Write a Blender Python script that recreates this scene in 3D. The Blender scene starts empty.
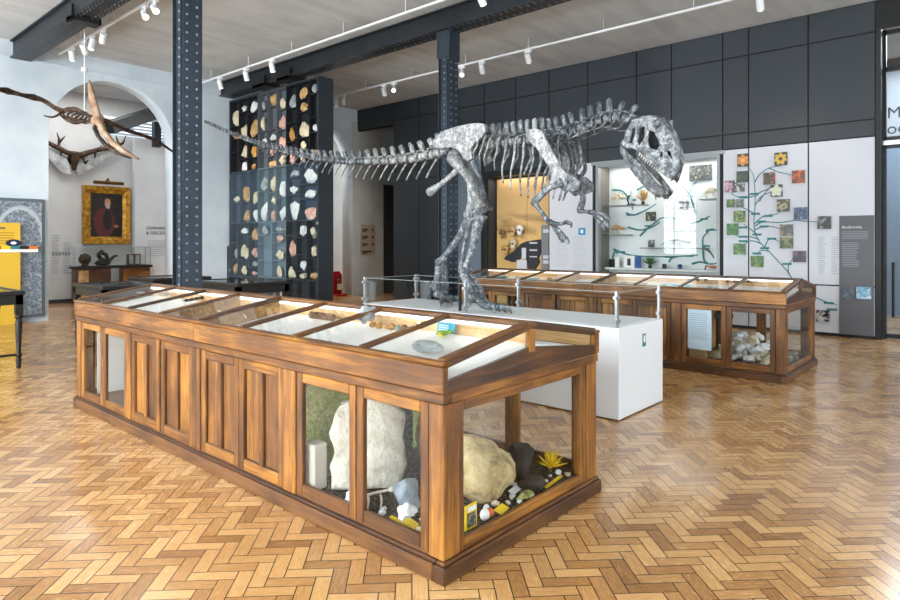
import bpy, bmesh, math, random
from mathutils import Vector, Matrix, noise
PI = math.pi
C = bpy.context.scene.collection
SC = bpy.context.scene

# ------------------------------------------------------------------ camera model
FPX, CX, HY, EYE = 631.0, 450.0, 242.0, 1.6
AYAW = math.atan2(712, 631)
SA, CA = math.sin(AYAW), math.cos(AYAW)

def ray(px, py):
    t = (px - CX) / FPX
    return Vector((SA + t * CA, CA - t * SA, -(py - HY) / FPX))
def onX(px, py, X):
    r = ray(px, py); k = X / r.x; return Vector((X, r.y * k, EYE + r.z * k))
def onY(px, py, Y):
    r = ray(px, py); k = Y / r.y; return Vector((r.x * k, Y, EYE + r.z * k))
def onZ(px, py, Z):
    r = ray(px, py); k = (Z - EYE) / r.z; return Vector((r.x * k, r.y * k, Z))
def atD(px, py, d):
    r = ray(px, py); return Vector((r.x * d, r.y * d, EYE + r.z * d))

# ------------------------------------------------------------------ mesh builder
class MB:
    def __init__(s): s.bm = bmesh.new()
    def box(s, x0, x1, y0, y1, z0, z1):
        if x0 > x1: x0, x1 = x1, x0
        if y0 > y1: y0, y1 = y1, y0
        if z0 > z1: z0, z1 = z1, z0
        v = [s.bm.verts.new(p) for p in ((x0,y0,z0),(x1,y0,z0),(x1,y1,z0),(x0,y1,z0),(x0,y0,z1),(x1,y0,z1),(x1,y1,z1),(x0,y1,z1))]
        for f in ((0,3,2,1),(4,5,6,7),(0,1,5,4),(1,2,6,5),(2,3,7,6),(3,0,4,7)):
            s.bm.faces.new([v[i] for i in f])
        return s
    def hexa(s, lo, hi):
        """two loops of points of equal length, capped and bridged"""
        a = [s.bm.verts.new(p) for p in lo]; b = [s.bm.verts.new(p) for p in hi]
        n = len(a)
        s.bm.faces.new(a[::-1]); s.bm.faces.new(b)
        for i in range(n):
            s.bm.faces.new((a[i], a[(i+1)%n], b[(i+1)%n], b[i]))
        return s
    def prism(s, pts, off):
        off = Vector(off); pts = [Vector(p) for p in pts]
        return s.hexa(pts, [p + off for p in pts])
    def bar(s, a, b, w, h, up=(0,0,1)):
        a = Vector(a); b = Vector(b); d = (b - a).normalized(); up = Vector(up)
        x = d.cross(up)
        if x.length < 1e-4: x = d.cross(Vector((1,0,0)))
        x.normalize(); u = x.cross(d).normalized()
        q = [x*w/2+u*h/2, -x*w/2+u*h/2, -x*w/2-u*h/2, x*w/2-u*h/2]
        return s.hexa([a+p for p in q], [b+p for p in q])
    def tube(s, pts, rad, n=8, flat=1.0, up=None):
        pts = [Vector(p) for p in pts]
        if not hasattr(rad, '__len__'): rad = [rad]*len(pts)
        rings = []; prev = None
        for i, p in enumerate(pts):
            d = (pts[min(i+1,len(pts)-1)] - pts[max(i-1,0)])
            if d.length < 1e-7: d = Vector((0,0,1))
            d.normalize()
            if prev is None:
                ref = Vector(up) if up else (Vector((0,0,1)) if abs(d.z) < .9 else Vector((1,0,0)))
                x = d.cross(ref).normalized()
            else:
                x = prev - d * prev.dot(d)
                if x.length < 1e-5: x = d.cross(Vector((0,0,1)))
                x.normalize()
            prev = x; u = d.cross(x).normalized()
            r = max(rad[i], 1e-4)
            rings.append([s.bm.verts.new(p + x*math.cos(2*PI*k/n)*r + u*math.sin(2*PI*k/n)*r*flat) for k in range(n)])
        for a, b in zip(rings, rings[1:]):
            for k in range(n):
                s.bm.faces.new((a[k], a[(k+1)%n], b[(k+1)%n], b[k]))
        s.bm.faces.new(rings[0][::-1]); s.bm.faces.new(rings[-1])
        return s
    def lathe(s, c, prof, n=16, axis=(0,0,1)):
        c = Vector(c); ax = Vector(axis).normalized()
        return s.tube([c + ax*z for z, r in prof], [r for z, r in prof], n)
    def ball(s, c, r, sub=2, scale=(1,1,1), rot=None, bump=0, freq=3.0, seed=0.0, flat=None, cuts=0):
        ret = bmesh.ops.create_icosphere(s.bm, subdivisions=sub, radius=1.0)
        rnd = random.Random(seed*7.13+1)
        pl = []
        for _ in range(cuts):
            d = Vector((rnd.uniform(-1,1), rnd.uniform(-1,1), rnd.uniform(-1,1)))
            if d.length < .1: continue
            pl.append((d.normalized(), rnd.uniform(.55,.85)))
        for v in ret['verts']:
            p = v.co.copy()
            for d, k in pl:
                e = p.dot(d) - k
                if e > 0: p -= d*e
            if bump:
                p *= 1 + bump * noise.noise(p*freq + Vector((seed*3.7, seed*1.3, seed)))+ .4*bump*noise.noise(p*freq*2.7 + Vector((seed, 5, 1)))
            p = Vector((p.x*scale[0], p.y*scale[1], p.z*scale[2])) * r
            if rot is not None: p = rot @ p
            if flat is not None: p.z = max(p.z, flat)
            v.co = p + Vector(c)
        return s
    def add(s, other, mat=None):
        me = bpy.data.meshes.new('t'); other.bm.to_mesh(me)
        if mat is not None: me.transform(mat)
        s.bm.from_mesh(me); bpy.data.meshes.remove(me); return s
    def rough(s, amp, freq=8.0, seed=0.0):
        for v in s.bm.verts:
            p = v.co*freq + Vector((seed, seed*2, seed*.3))
            v.co += Vector((noise.noise(p), noise.noise(p+Vector((9,0,0))), noise.noise(p+Vector((0,9,0)))))*amp
        return s
    def build(s, name, mat, parent=None, smooth=False, bevel=0, off=None):
        bmesh.ops.recalc_face_normals(s.bm, faces=s.bm.faces)
        me = bpy.data.meshes.new(name)
        o = bpy.data.objects.new(name, me)
        if parent is not None: off = wloc(parent)
        if off is not None:
            off = Vector(off)
            for v in s.bm.verts: v.co -= off
        s.bm.to_mesh(me); s.bm.free()
        if smooth:
            for p in me.polygons: p.use_smooth = True
        me.materials.append(mat)
        C.objects.link(o)
        if parent is not None: o.parent = parent
        elif off is not None: o.location = off
        if bevel:
            m = o.modifiers.new('edge', 'BEVEL'); m.width = bevel; m.segments = 1; m.limit_method = 'ANGLE'
        return o
def wloc(o):
    v = Vector(o.location)
    while o.parent: o = o.parent; v += Vector(o.location)
    return v

def plate(outl, holes=(), th=.02, bev=0.0):
    """filled 2D outline with holes, as an MB whose local x,y are the outline's and z the thickness"""
    cu = bpy.data.curves.new('outline', 'CURVE'); cu.dimensions = '2D'; cu.fill_mode = 'BOTH'
    cu.extrude = max(th/2 - bev, 1e-4); cu.bevel_depth = bev; cu.bevel_resolution = 1
    for pts in [outl] + list(holes):
        sp = cu.splines.new('POLY'); sp.points.add(len(pts)-1); sp.use_cyclic_u = True
        for p, q in zip(sp.points, pts): p.co = (q[0], q[1], 0, 1)
    o = bpy.data.objects.new('outline', cu)
    me = o.to_mesh(); m = MB(); m.bm.from_mesh(me); o.to_mesh_clear()
    bpy.data.objects.remove(o); bpy.data.curves.remove(cu)
    bmesh.ops.remove_doubles(m.bm, verts=m.bm.verts, dist=1e-5)
    return m
def text(body, size, mat, loc, rot, name, parent=None, depth=.002, align='LEFT'):
    cu = bpy.data.curves.new(name, 'FONT'); cu.body = body; cu.size = size; cu.extrude = depth; cu.align_x = align
    o = bpy.data.objects.new(name, cu); me = o.to_mesh(); m = MB(); m.bm.from_mesh(me); o.to_mesh_clear()
    bpy.data.objects.remove(o); bpy.data.curves.remove(cu)
    M = Matrix.Translation(Vector(loc)) @ rot.to_4x4()
    bmesh.ops.transform(m.bm, matrix=M, verts=m.bm.verts)
    return m.build(name, mat, parent, off=None if parent else loc)
ROT_X = Matrix(((0,0,-1),(-1,0,0),(0,1,0)))   # text lying on a wall X=const, read from -X (reads toward -Y)
ROT_Y = Matrix(((1,0,0),(0,0,-1),(0,1,0)))    # text lying on a wall Y=const, read from -Y (reads toward +X)

def smooth_path(pts, n):
    pts = [Vector(p) for p in pts]; out = []
    P = [pts[0]*2-pts[1]] + pts + [pts[-1]*2-pts[-2]]
    for i in range(len(pts)-1):
        a, b, c, d = P[i:i+4]
        for k in range(n):
            t = k/n
            out.append(.5*((2*b) + (c-a)*t + (2*a-5*b+4*c-d)*t*t + (3*b-a-3*c+d)*t**3))
    out.append(pts[-1]); return out
def smooth_rad(r, n):
    out = []
    for i in range(len(r)-1):
        for k in range(n): out.append(r[i] + (r[i+1]-r[i])*k/n)
    out.append(r[-1]); return out

def thing(name, label, cat, loc=(0,0,0), group=None):
    o = bpy.data.objects.new(name, None); C.objects.link(o); o.location = loc; o.empty_display_size = .05
    return tag(o, label, cat, group)
def tag(o, label, cat, group=None):
    o['label'] = label; o['category'] = cat; o['kind'] = 'thing'
    if group: o['group'] = group
    return o
def struct(o): o['kind'] = 'structure'; return o
def stuff(o): o['kind'] = 'stuff'; return o
def copy_tree(o, parent=None):
    c = o.copy(); C.objects.link(c); c.parent = parent
    for ch in list(o.children): copy_tree(ch, c)
    return c
ORD = ['first','second','third','fourth','fifth','sixth','seventh','eighth','ninth','tenth','eleventh','twelfth']

# ------------------------------------------------------------------ materials
class X:
    """tiny expression wrapper over Math nodes"""
    def __init__(s, nt, sock): s.nt, s.s = nt, sock
    def op(s, o, *a, clamp=False):
        n = s.nt.nodes.new('ShaderNodeMath'); n.operation = o; n.use_clamp = clamp
        for i, v in enumerate((s,) + a):
            if isinstance(v, X): s.nt.links.new(v.s, n.inputs[i])
            else: n.inputs[i].default_value = v
        return X(s.nt, n.outputs[0])
    def __add__(s, o): return s.op('ADD', o)
    def __sub__(s, o): return s.op('SUBTRACT', o)
    def __mul__(s, o): return s.op('MULTIPLY', o)
    def __truediv__(s, o): return s.op('DIVIDE', o)
    __radd__ = __add__; __rmul__ = __mul__
    def rsub(s, k): return (s*-1.0)+k
    def floor(s): return s.op('FLOOR')
    def frac(s): return s.op('FRACT')
    def mod(s, k): return s.op('FLOORED_MODULO', k)
    def lt(s, k): return s.op('LESS_THAN', k)
    def gt(s, k): return s.op('GREATER_THAN', k)
    def min(s, o): return s.op('MINIMUM', o)
    def max(s, o): return s.op('MAXIMUM', o)
    def abs(s): return s.op('ABSOLUTE')

class Mat:
    def __init__(s, name, rough=.5, metal=0.0, col=(.5,.5,.5), spec=.5, coat=0.0):
        s.m = bpy.data.materials.new(name); s.m.use_nodes = True; s.nt = s.m.node_tree
        s.b = s.nt.nodes['Principled BSDF']
        s.b.inputs['Base Color'].default_value = (*col, 1); s.b.inputs['Roughness'].default_value = rough
        s.b.inputs['Metallic'].default_value = metal; s.b.inputs['Specular IOR Level'].default_value = spec
        if coat: s.b.inputs['Coat Weight'].default_value = coat; s.b.inputs['Coat Roughness'].default_value = .12
    def n(s, t, **kw):
        n = s.nt.nodes.new(t)
        for k, v in kw.items(): setattr(n, k, v)
        return n
    def l(s, a, b): s.nt.links.new(a, b)
    def coord(s, kind='Object', scale=(1,1,1), rot=(0,0,0), loc=(0,0,0)):
        t = s.n('ShaderNodeTexCoord'); mp = s.n('ShaderNodeMapping')
        mp.inputs['Scale'].default_value = scale; mp.inputs['Rotation'].default_value = rot; mp.inputs['Location'].default_value = loc
        if kind == 'World':
            g = s.n('ShaderNodeNewGeometry'); s.l(g.outputs['Position'], mp.inputs['Vector'])
        else: s.l(t.outputs[kind], mp.inputs['Vector'])
        return mp.outputs[0]
    def noise(s, vec, scale=5, detail=4, rough=.55, dist=0):
        n = s.n('ShaderNodeTexNoise'); n.inputs['Scale'].default_value = scale; n.inputs['Detail'].default_value = detail
        n.inputs['Roughness'].default_value = rough; n.inputs['Distortion'].default_value = dist
        s.l(vec, n.inputs['Vector']); return X(s.nt, n.outputs['Fac'])
    def ramp(s, fac, stops):
        r = s.n('ShaderNodeValToRGB'); e = r.color_ramp.elements
        while len(e) < len(stops): e.new(.5)
        for q, (p, c) in zip(e, stops): q.position = p; q.color = (*c, 1)
        s.l(fac.s if isinstance(fac, X) else fac, r.inputs[0]); return r.outputs[0]
    def mix(s, fac, a, b, mode='MIX'):
        m = s.n('ShaderNodeMix', data_type='RGBA', blend_type=mode)
        for sock, v in ((m.inputs['Factor'], fac), (m.inputs['A'], a), (m.inputs['B'], b)):
            if isinstance(v, X): s.l(v.s, sock)
            elif isinstance(v, bpy.types.NodeSocket): s.l(v, sock)
            elif isinstance(v, tuple): sock.default_value = (*v, 1)
            else: sock.default_value = v
        return m.outputs['Result']
    def col(s, sock): s.l(sock, s.b.inputs['Base Color']); return s
    def bump(s, h, strength=.3, dist=.01):
        b = s.n('ShaderNodeBump'); b.inputs['Strength'].default_value = strength; b.inputs['Distance'].default_value = dist
        s.l(h.s if isinstance(h, X) else h, b.inputs['Height']); s.l(b.outputs[0], s.b.inputs['Normal']); return s
    def sep(s, vec):
        n = s.n('ShaderNodeSeparateXYZ'); s.l(vec, n.inputs[0]); return [X(s.nt, o) for o in n.outputs]
    def comb(s, *v):
        n = s.n('ShaderNodeCombineXYZ')
        for i, q in enumerate(v):
            if isinstance(q, X): s.l(q.s, n.inputs[i])
            else: n.inputs[i].default_value = q
        return n.outputs[0]
    def rnd(s): return X(s.nt, s.n('ShaderNodeObjectInfo').outputs['Random'])

def flat(name, col, rough=.6, metal=0.0, spec=.4): return Mat(name, rough, metal, col, spec).m
def lin(*c):
    """sRGB 0-255 to linear"""
    return tuple(((v/255)/12.92 if v/255 <= .04045 else ((v/255+.055)/1.055)**2.4) for v in c)

def mottled(name, cols, scale=4, rough=.7, bump=.3, detail=6, spec=.3, metal=0.0, kind='Object', dist=.01, stretch=(1,1,1), var=0.0):
    m = Mat(name, rough, metal, spec=spec)
    v = m.coord(kind, stretch); f = m.noise(v, scale, detail, .62)
    if var: f = f + (m.rnd() - .5) * var
    k = len(cols)
    m.col(m.ramp(f, [(.3 + .4*i/(k-1), c) for i, c in enumerate(cols)]))
    if bump: m.bump(m.noise(v, scale*3, 6, .65), bump, dist)
    return m.m

def wood(name, axis, dark, mid, light, rough=.36, scale=1.0, coat=.1):
    m = Mat(name, rough, spec=.45, coat=coat)
    st = [14.0*scale]*3; st[axis] = .9*scale
    t = m.n('ShaderNodeTexCoord'); va = m.n('ShaderNodeVectorMath', operation='ADD')
    r = m.rnd(); m.l(t.outputs['Object'], va.inputs[0]); m.l(m.comb(r*17.0, r*31.0, r*11.0), va.inputs[1])
    mp = m.n('ShaderNodeMapping'); mp.inputs['Scale'].default_value = st; m.l(va.outputs[0], mp.inputs['Vector'])
    v = mp.outputs[0]
    f = m.noise(v, 2.2, 6, .6, 1.1); g = m.noise(v, 9, 3, .6, .3)
    big = m.noise(va.outputs[0], 2.1, 3, .5)
    h = f*.62 + g*.18 + (big - .5)*.5 + (r - .5)*.2 + .11
    m.col(m.ramp(h, [(.26, dark), (.5, mid), (.74, light)]))
    m.l(((f*-.15)+rough+.1).s, m.b.inputs['Roughness'])
    m.bump(f*.6+g*.4, .12, .004)
    return m.m

WD = (lin(36,19,7), lin(108,66,22), lin(182,124,50))
WX, WY, WZ = (wood('oak_'+'xyz'[i], i, *WD) for i in range(3))
WK = (lin(30,17,8), lin(76,46,20), lin(124,80,38))
KX, KY, KZ = (wood('dark_oak_'+'xyz'[i], i, *WK) for i in range(3))
WP = wood('pale_inner_wood', 1, lin(120,82,46), lin(190,150,100), lin(222,190,140), .45, coat=0)
TB = wood('black_table_wood', 1, lin(10,9,9), lin(20,18,16), lin(34,29,26), .5, coat=0)

def glass_mat(name, tint=(1,1,1), refl=1.0, ior=1.45, rough=.01):
    m = bpy.data.materials.new(name); m.use_nodes = True; nt = m.node_tree; nt.nodes.remove(nt.nodes['Principled BSDF'])
    out = nt.nodes['Material Output']
    fr = nt.nodes.new('ShaderNodeFresnel'); fr.inputs[0].default_value = ior
    mu = nt.nodes.new('ShaderNodeMath'); mu.operation = 'MULTIPLY'; mu.inputs[1].default_value = refl; nt.links.new(fr.outputs[0], mu.inputs[0])
    ge = nt.nodes.new('ShaderNodeNewGeometry'); m2 = nt.nodes.new('ShaderNodeMath'); m2.operation = 'MULTIPLY'
    iv = nt.nodes.new('ShaderNodeMath'); iv.operation = 'SUBTRACT'; iv.inputs[0].default_value = 1.0; nt.links.new(ge.outputs['Backfacing'], iv.inputs[1])
    nt.links.new(mu.outputs[0], m2.inputs[0]); nt.links.new(iv.outputs[0], m2.inputs[1]); mu = m2
    tr = nt.nodes.new('ShaderNodeBsdfTransparent'); tr.inputs[0].default_value = (*tint, 1)
    gl = nt.nodes.new('ShaderNodeBsdfGlossy'); gl.inputs['Roughness'].default_value = rough
    mx = nt.nodes.new('ShaderNodeMixShader'); nt.links.new(mu.outputs[0], mx.inputs[0])
    nt.links.new(tr.outputs[0], mx.inputs[1]); nt.links.new(gl.outputs[0], mx.inputs[2]); nt.links.new(mx.outputs[0], out.inputs[0])
    return m
GLASS = glass_mat('clear_glass', (.985,.99,.985), .8)
ACRYL = glass_mat('acrylic_sheet', (.965,.98,.98), .9)
RACKGLASS = glass_mat('rack_glass', (.965,.985,.99), 1.3)

def emit(name, col, s):
    m = Mat(name); m.b.inputs['Emission Color'].default_value = (*col, 1); m.b.inputs['Emission Strength'].default_value = s
    m.b.inputs['Base Color'].default_value = (*col, 1); return m.m

def plaster(name, a, b, scale=1.3, bump=.25, rough=.85):
    m = Mat(name, rough, spec=.25); v = m.coord('World')
    f = m.noise(v, scale, 7, .62); m.col(m.ramp(f, [(.3, a), (.7, b)]))
    m.bump(m.noise(v, 22, 5, .7), bump, .012); return m.m
WALLP = plaster('painted_brick_white', lin(190,204,214), lin(212,221,228))
WALLG = plaster('grey_plaster', lin(190,190,186), lin(210,210,206))
WALLI = plaster('inner_room_white', lin(206,208,210), lin(222,224,224))
CEIL = None
def ceiling_mat():
    m = Mat('board_marked_concrete', .85, spec=.2); v = m.coord('World')
    v2 = m.coord('World', (.35, 2.2, 1)); f = m.noise(v, .7, 7, .6); g = m.noise(v2, 1.6, 5, .6)
    m.col(m.ramp(f*.5+g*.5, [(.3, lin(172,177,179)), (.5, lin(198,201,202)), (.7, lin(214,217,218))]))
    m.bump(g, .2, .02); return m.m
CEIL = ceiling_mat()
PANEL = flat('charcoal_cladding', lin(50,56,62), .45, 0, .35)
PANELD = flat('panel_joint_dark', lin(18,20,22), .6)
BLACKP = flat('black_paint', lin(24,26,28), .5)
WHITEP = flat('white_board', lin(206,210,218), .5)
PLINTHW = flat('white_lacquer', lin(228,231,234), .4)
GREYP = flat('grey_text_panel', lin(98,99,104), .6)
FRAMEG = flat('grey_frame', lin(142,148,150), .45, .3)
STEEL = flat('brushed_steel', lin(186,190,192), .3, .8)
WHITEM = flat('white_metal', lin(226,228,230), .4)
DARKM = flat('dark_metal', lin(30,32,34), .4, .3)
def steelblue(name, a, b):
    m = Mat(name, .42, .25, spec=.5); f = m.noise(m.coord('Object', (1,1,.5)), 3, 6, .65); m.col(m.ramp(f, [(.3, a), (.7, b)])); m.bump(m.noise(m.coord('Object'), 30, 4, .6), .15, .004); return m.m
COLM = steelblue('blue_grey_painted_iron', lin(37,46,55), lin(53,64,75))
BEAMM = steelblue('charcoal_painted_iron', lin(27,32,37), lin(43,49,55))
RIVET = flat('rivet_heads', lin(110,122,134), .35, .3)
GOLD = mottled('gilt', [lin(110,70,12), lin(190,136,36), lin(232,186,80)], 9, .32, .4, spec=.6, metal=.55)
def bone_mat(name, cols, lo=.36, hi=.64):  # bone mottle whose pale and dark ends also imitate highlights and shadow
    m = Mat(name, .28, spec=.75); v = m.coord('Object'); f = m.noise(v, 19, 5, .6)*.58 + m.noise(v, 52, 6, .65)*.42 + (m.rnd()-.5)*.06
    m.col(m.ramp(f, [(lo, cols[0]), ((lo+hi)/2, cols[1]), (hi, cols[2])])); m.bump(m.noise(v, 60, 6, .65), .8, .012)
    m.l((f*.5+.1).s, m.b.inputs['Roughness']); return m.m
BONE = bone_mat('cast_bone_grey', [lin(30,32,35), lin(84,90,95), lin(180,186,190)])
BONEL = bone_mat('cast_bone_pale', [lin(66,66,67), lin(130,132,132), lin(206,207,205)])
BONEB = mottled('brown_fossil_bone', [lin(26,18,12), lin(62,46,34), lin(110,88,66)], 9, .55, .5)
BONET = mottled('tan_fossil_bone', [lin(120,84,62), lin(176,144,116), lin(206,184,160)], 6, .5, .4)
TOOTH = flat('ivory_teeth', lin(206,200,186), .35)
TEAL = flat('teal_vine_paint', lin(52,128,130), .5)
TEALL = flat('teal_label_paint', lin(36,120,124), .5)
TXTG = flat('grey_print', lin(150,156,164), .7)
TXTD = flat('dark_print', lin(70,74,80), .7)
TXTW = flat('white_print', lin(232,234,236), .7)
RED = flat('red_enamel', lin(176,28,28), .3)
YEL = flat('yellow_panel', lin(222,180,58), .6)
YELC = flat('yellow_card', lin(238,206,30), .5)
BLUEC = flat('cyan_card', lin(40,168,200), .5)
WHITEC = flat('white_card', lin(236,236,234), .6)
LED = emit('led_strip', (1.0,.97,.92), 1.7)
ROCKS = {
 'cream': mottled('cream_stone', [lin(176,160,128), lin(214,202,172), lin(234,226,204)], 5),
 'white': mottled('white_stone', [lin(190,192,192), lin(222,224,222), lin(242,242,240)], 5),
 'tan': mottled('tan_stone', [lin(150,112,66), lin(196,158,104), lin(224,196,150)], 5),
 'amber': mottled('amber_stone', [lin(126,88,42), lin(184,136,70), lin(218,180,122)], 5),
 'pink': mottled('pink_stone', [lin(176,116,102), lin(216,168,152), lin(240,214,204)], 6),
 'grey': mottled('grey_stone', [lin(110,116,118), lin(152,158,160), lin(196,200,200)], 5),
 'green-grey': mottled('green_grey_stone', [lin(96,108,100), lin(140,152,140), lin(178,188,176)], 5),
 'brown': mottled('brown_stone', [lin(76,54,40), lin(126,94,70), lin(166,136,106)], 5),
}
# ================================================================== SETTING
CZ = 5.57
def floor_mat():
    m = Mat('herringbone_parquet', .3, spec=.5, coat=.45); m.b.inputs['Coat Roughness'].default_value = .13
    pos = m.coord('World'); x, y, z = m.sep(pos)
    k = .70710678/.0762
    u = (x - y)*k; v = (x + y)*k
    i = u.floor(); j = v.floor(); fu = u - i; fv = v - j
    q = (i - j).mod(6.0); hor = q.lt(2.5)
    ver = hor.rsub(1.0)
    def sel(a, b): return a*hor + b*ver
    j0 = j - q.rsub(5.0)
    along = sel(fu + q, v - j0); across = sel(fv, fu)
    idx = sel(i - q, i); idy = sel(j, j0)
    wn = m.n('ShaderNodeTexWhiteNoise'); wn.noise_dimensions = '3D'; m.l(m.comb(idx, idy, hor), wn.inputs[0]); r = X(m.nt, wn.outputs['Value'])
    wn2 = m.n('ShaderNodeTexWhiteNoise'); m.l(m.comb(idy, idx, hor), wn2.inputs[0]); r2 = X(m.nt, wn2.outputs['Value'])
    g = m.noise(m.comb(along*.55 + r*37.0, across*3.2 + r2*19.0, r*5.0), 2.2, 5, .62, .8)
    fine = m.noise(m.comb(along*.5 + r*11.0, across*14.0 + r2*7.0, r*3.0), 3.0, 3, .6)
    stain = m.noise(pos, .55, 4, .55)
    h = r*.34 + g*.42 + fine*.34 + (stain - .5)*.55 - .06
    col = m.ramp(h, [(.15, lin(112,74,40)), (.38, lin(172,124,72)), (.6, lin(208,162,104)), (.85, lin(228,192,140))])
    d = across.min(across.rsub(1.0)).min(along).min(along.rsub(3.0))
    gap = d.lt(.035)
    m.col(m.mix(gap, col, lin(52,32,18)))
    m.l((g*.14 + stain*.14 + .12).s, m.b.inputs['Roughness'])
    m.bump(gap*-1.0 + g*.25 + r*.5, .18, .003)
    return m.m
f = struct(MB().box(-4.4, 18, -5.4, 21, -.1, 0).build('floor', floor_mat()))
c = struct(MB().box(-4.4, 18, -5.4, 21, CZ, CZ+.1).build('ceiling', CEIL))

def arch_outline(x0, x1, spring, n=20):
    cx, r = (x0+x1)/2, (x1-x0)/2
    return [(x0, 0), (x0, spring)] + [(cx - r*math.cos(PI*k/n), spring + r*math.sin(PI*k/n)) for k in range(1, n)] + [(x1, spring), (x1, 0)]
def mapxz(m, y):   # plate local (x, y, z) -> world (x, y+z, y)
    bmesh.ops.transform(m.bm, matrix=Matrix(((1,0,0,0),(0,0,1,y),(0,1,0,0),(0,0,0,1))), verts=m.bm.verts); return m
def mapyz(m, x):   # plate local (x, y, z) -> world (x+z, x, y)
    bmesh.ops.transform(m.bm, matrix=Matrix(((0,0,1,x),(1,0,0,0),(0,1,0,0),(0,0,0,1))), verts=m.bm.verts); return m

o = [(-4.2, 0)] + arch_outline(4.21, 6.79, 3.84) + arch_outline(9.59, 12.17, 3.84) + [(14.2, 0), (14.2, CZ), (-4.2, CZ)]
struct(mapxz(plate(o, (), .45), 14.925).build('wall_far', WALLP))
# shallow ledge running along the top of that wall
struct(MB().box(-4.2, 14.2, 14.665, 14.7, 5.235, 5.265).build('trim_1', WALLP))
# wall behind the camera and wall to its side, both with tall windows
def window_wall(name, openings, u0, u1, z0, z1, axis, at):
    holes = [[(a, 1.0), (b, 1.0), (b, 4.3), (a, 4.3)] for a, b in openings]
    p = plate([(u0, 0), (u1, 0), (u1, CZ), (u0, CZ)], holes, .3)
    (mapyz if axis == 'x' else mapxz)(p, at)
    struct(p.build(name, WALLP))
WIN_L = [(.2, 2.4), (3.7, 5.9), (7.2, 9.4), (10.7, 12.9)]
WIN_B = [(-2.6, -.4), (1.6, 3.8), (5.8, 8.0), (10.0, 12.2)]
window_wall('wall_left', WIN_L, -5.3, 14.7, 0, CZ, 'x', -4.35)
window_wall('wall_back', WIN_B, -4.2, 17, 0, CZ, 'y', -5.15)
wn = 0
for axis, wins in (('x', WIN_L), ('y', WIN_B)):
    for a, b in wins:
        wn += 1
        m = MB()
        def bb(u0, u1, z0, z1):
            if axis == 'x': m.box(-4.4, -4.32, u0, u1, z0, z1)
            else: m.box(u0, u1, -5.2, -5.12, z0, z1)
        for u in (a+.03, (a+b)/2, b-.03): bb(u-.03, u+.03, 1.0, 4.3)
        for z in (1.03, 2.1, 3.2, 4.27): bb(a, b, z-.025, z+.025)
        w = struct(m.build('window_%d' % wn, WHITEM))
        g = MB()
        if axis == 'x': g.box(-4.365, -4.355, a, b, 1.0, 4.3)
        else: g.box(a, b, -5.165, -5.155, 1.0, 4.3)
        g.build('pane', GLASS, w)

# ---- right hand wall X=12.4 with showcase and mural recesses
SHOW = (4.12, 6.74, .55, 3.27); MUR = (7.95, 9.79, 0.02, 3.22); DRW = (9.95, 11.0, .02, 4.6)
o = [(1.6, 0), (13.12, 0), (13.12, 4.93), (14.7, 4.93), (14.7, CZ), (-5.0, CZ), (-5.0, 5.1), (1.6, 5.1)]
holes = [[(a, z0), (b, z0), (b, z1), (a, z1)] for a, b, z0, z1 in (SHOW, MUR, DRW)]
wr = struct(mapyz(plate(o, holes, .1), 12.45).build('wall_right', PANELD))
YB = [1.64, 2.62, 3.60, 4.06, 5.05, 5.79, 6.92, 7.92, 8.86, 9.82, 10.95, 12.1, 13.12]
def panel(y0, y1, z0, z1, mat=PANEL, nm='panel', x=12.4, th=.03):
    return MB().box(x-th, x, y0+.012, y1-.012, z0+.012, z1-.012).build(nm, mat, wr)
for a, b in zip(YB, YB[1:]):
    panel(a, b, 5.05, CZ); 
    if not (9.8 < a < 10.9):
        panel(a, b, 3.62, 5.05)
        panel(a, b, 3.34, 3.62)
    else: panel(a, b, 4.62, 5.05)
panel(13.12, 13.9, 4.95, CZ); panel(13.9, 14.7, 4.95, CZ)
for a, b in ((1.64,2.62),(2.62,3.60),(3.60,4.06)):
    panel(a, b, .86, 3.34, WHITEP, 'white_panel'); panel(a, b, .04, .86, WHITEP, 'white_panel')
panel(6.8, 7.92, .04, 3.34, WHITEP, 'white_panel')
for a, b in ((10.98,12.1),(12.1,13.12)): panel(a, b, .04, 3.34)
MB().box(12.36, 12.4, 4.02, 6.84, 3.27, 3.34).build('panel', FRAMEG, wr)
# grey information panel with lettering at the right end of the wall
GI = MB().box(12.345, 12.368, 1.66, 2.15, .05, 2.04).build('information_panel', GREYP); tag(GI, 'grey vertical information panel headed Biodiversity beside the glass door', 'information panel')
tm = text('Biodiversity', .06, TXTW, (12.343, 2.11, 1.83), ROT_X, 'lettering', GI)
tl = MB()
rr = random.Random(4)
for k in range(5): tl.box(12.341, 12.345, 2.11 - rr.uniform(.36,.42), 2.11, 1.765-k*.028, 1.775-k*.028)
for k in range(14): tl.box(12.341, 12.345, 2.11 - rr.uniform(.2,.25), 2.11, 1.58-k*.03, 1.59-k*.03)
tl.build('lettering', TXTG, GI)
# baseboard strip of the white panels, joint line
struct(MB().box(12.37, 12.41, 1.6, 4.1, 0, .04).build('baseboard_right', PANELD))
struct(MB().box(12.36, 12.62, 1.565, 1.638, 0, 5.1).build('trim_2', BLACKP))
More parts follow.
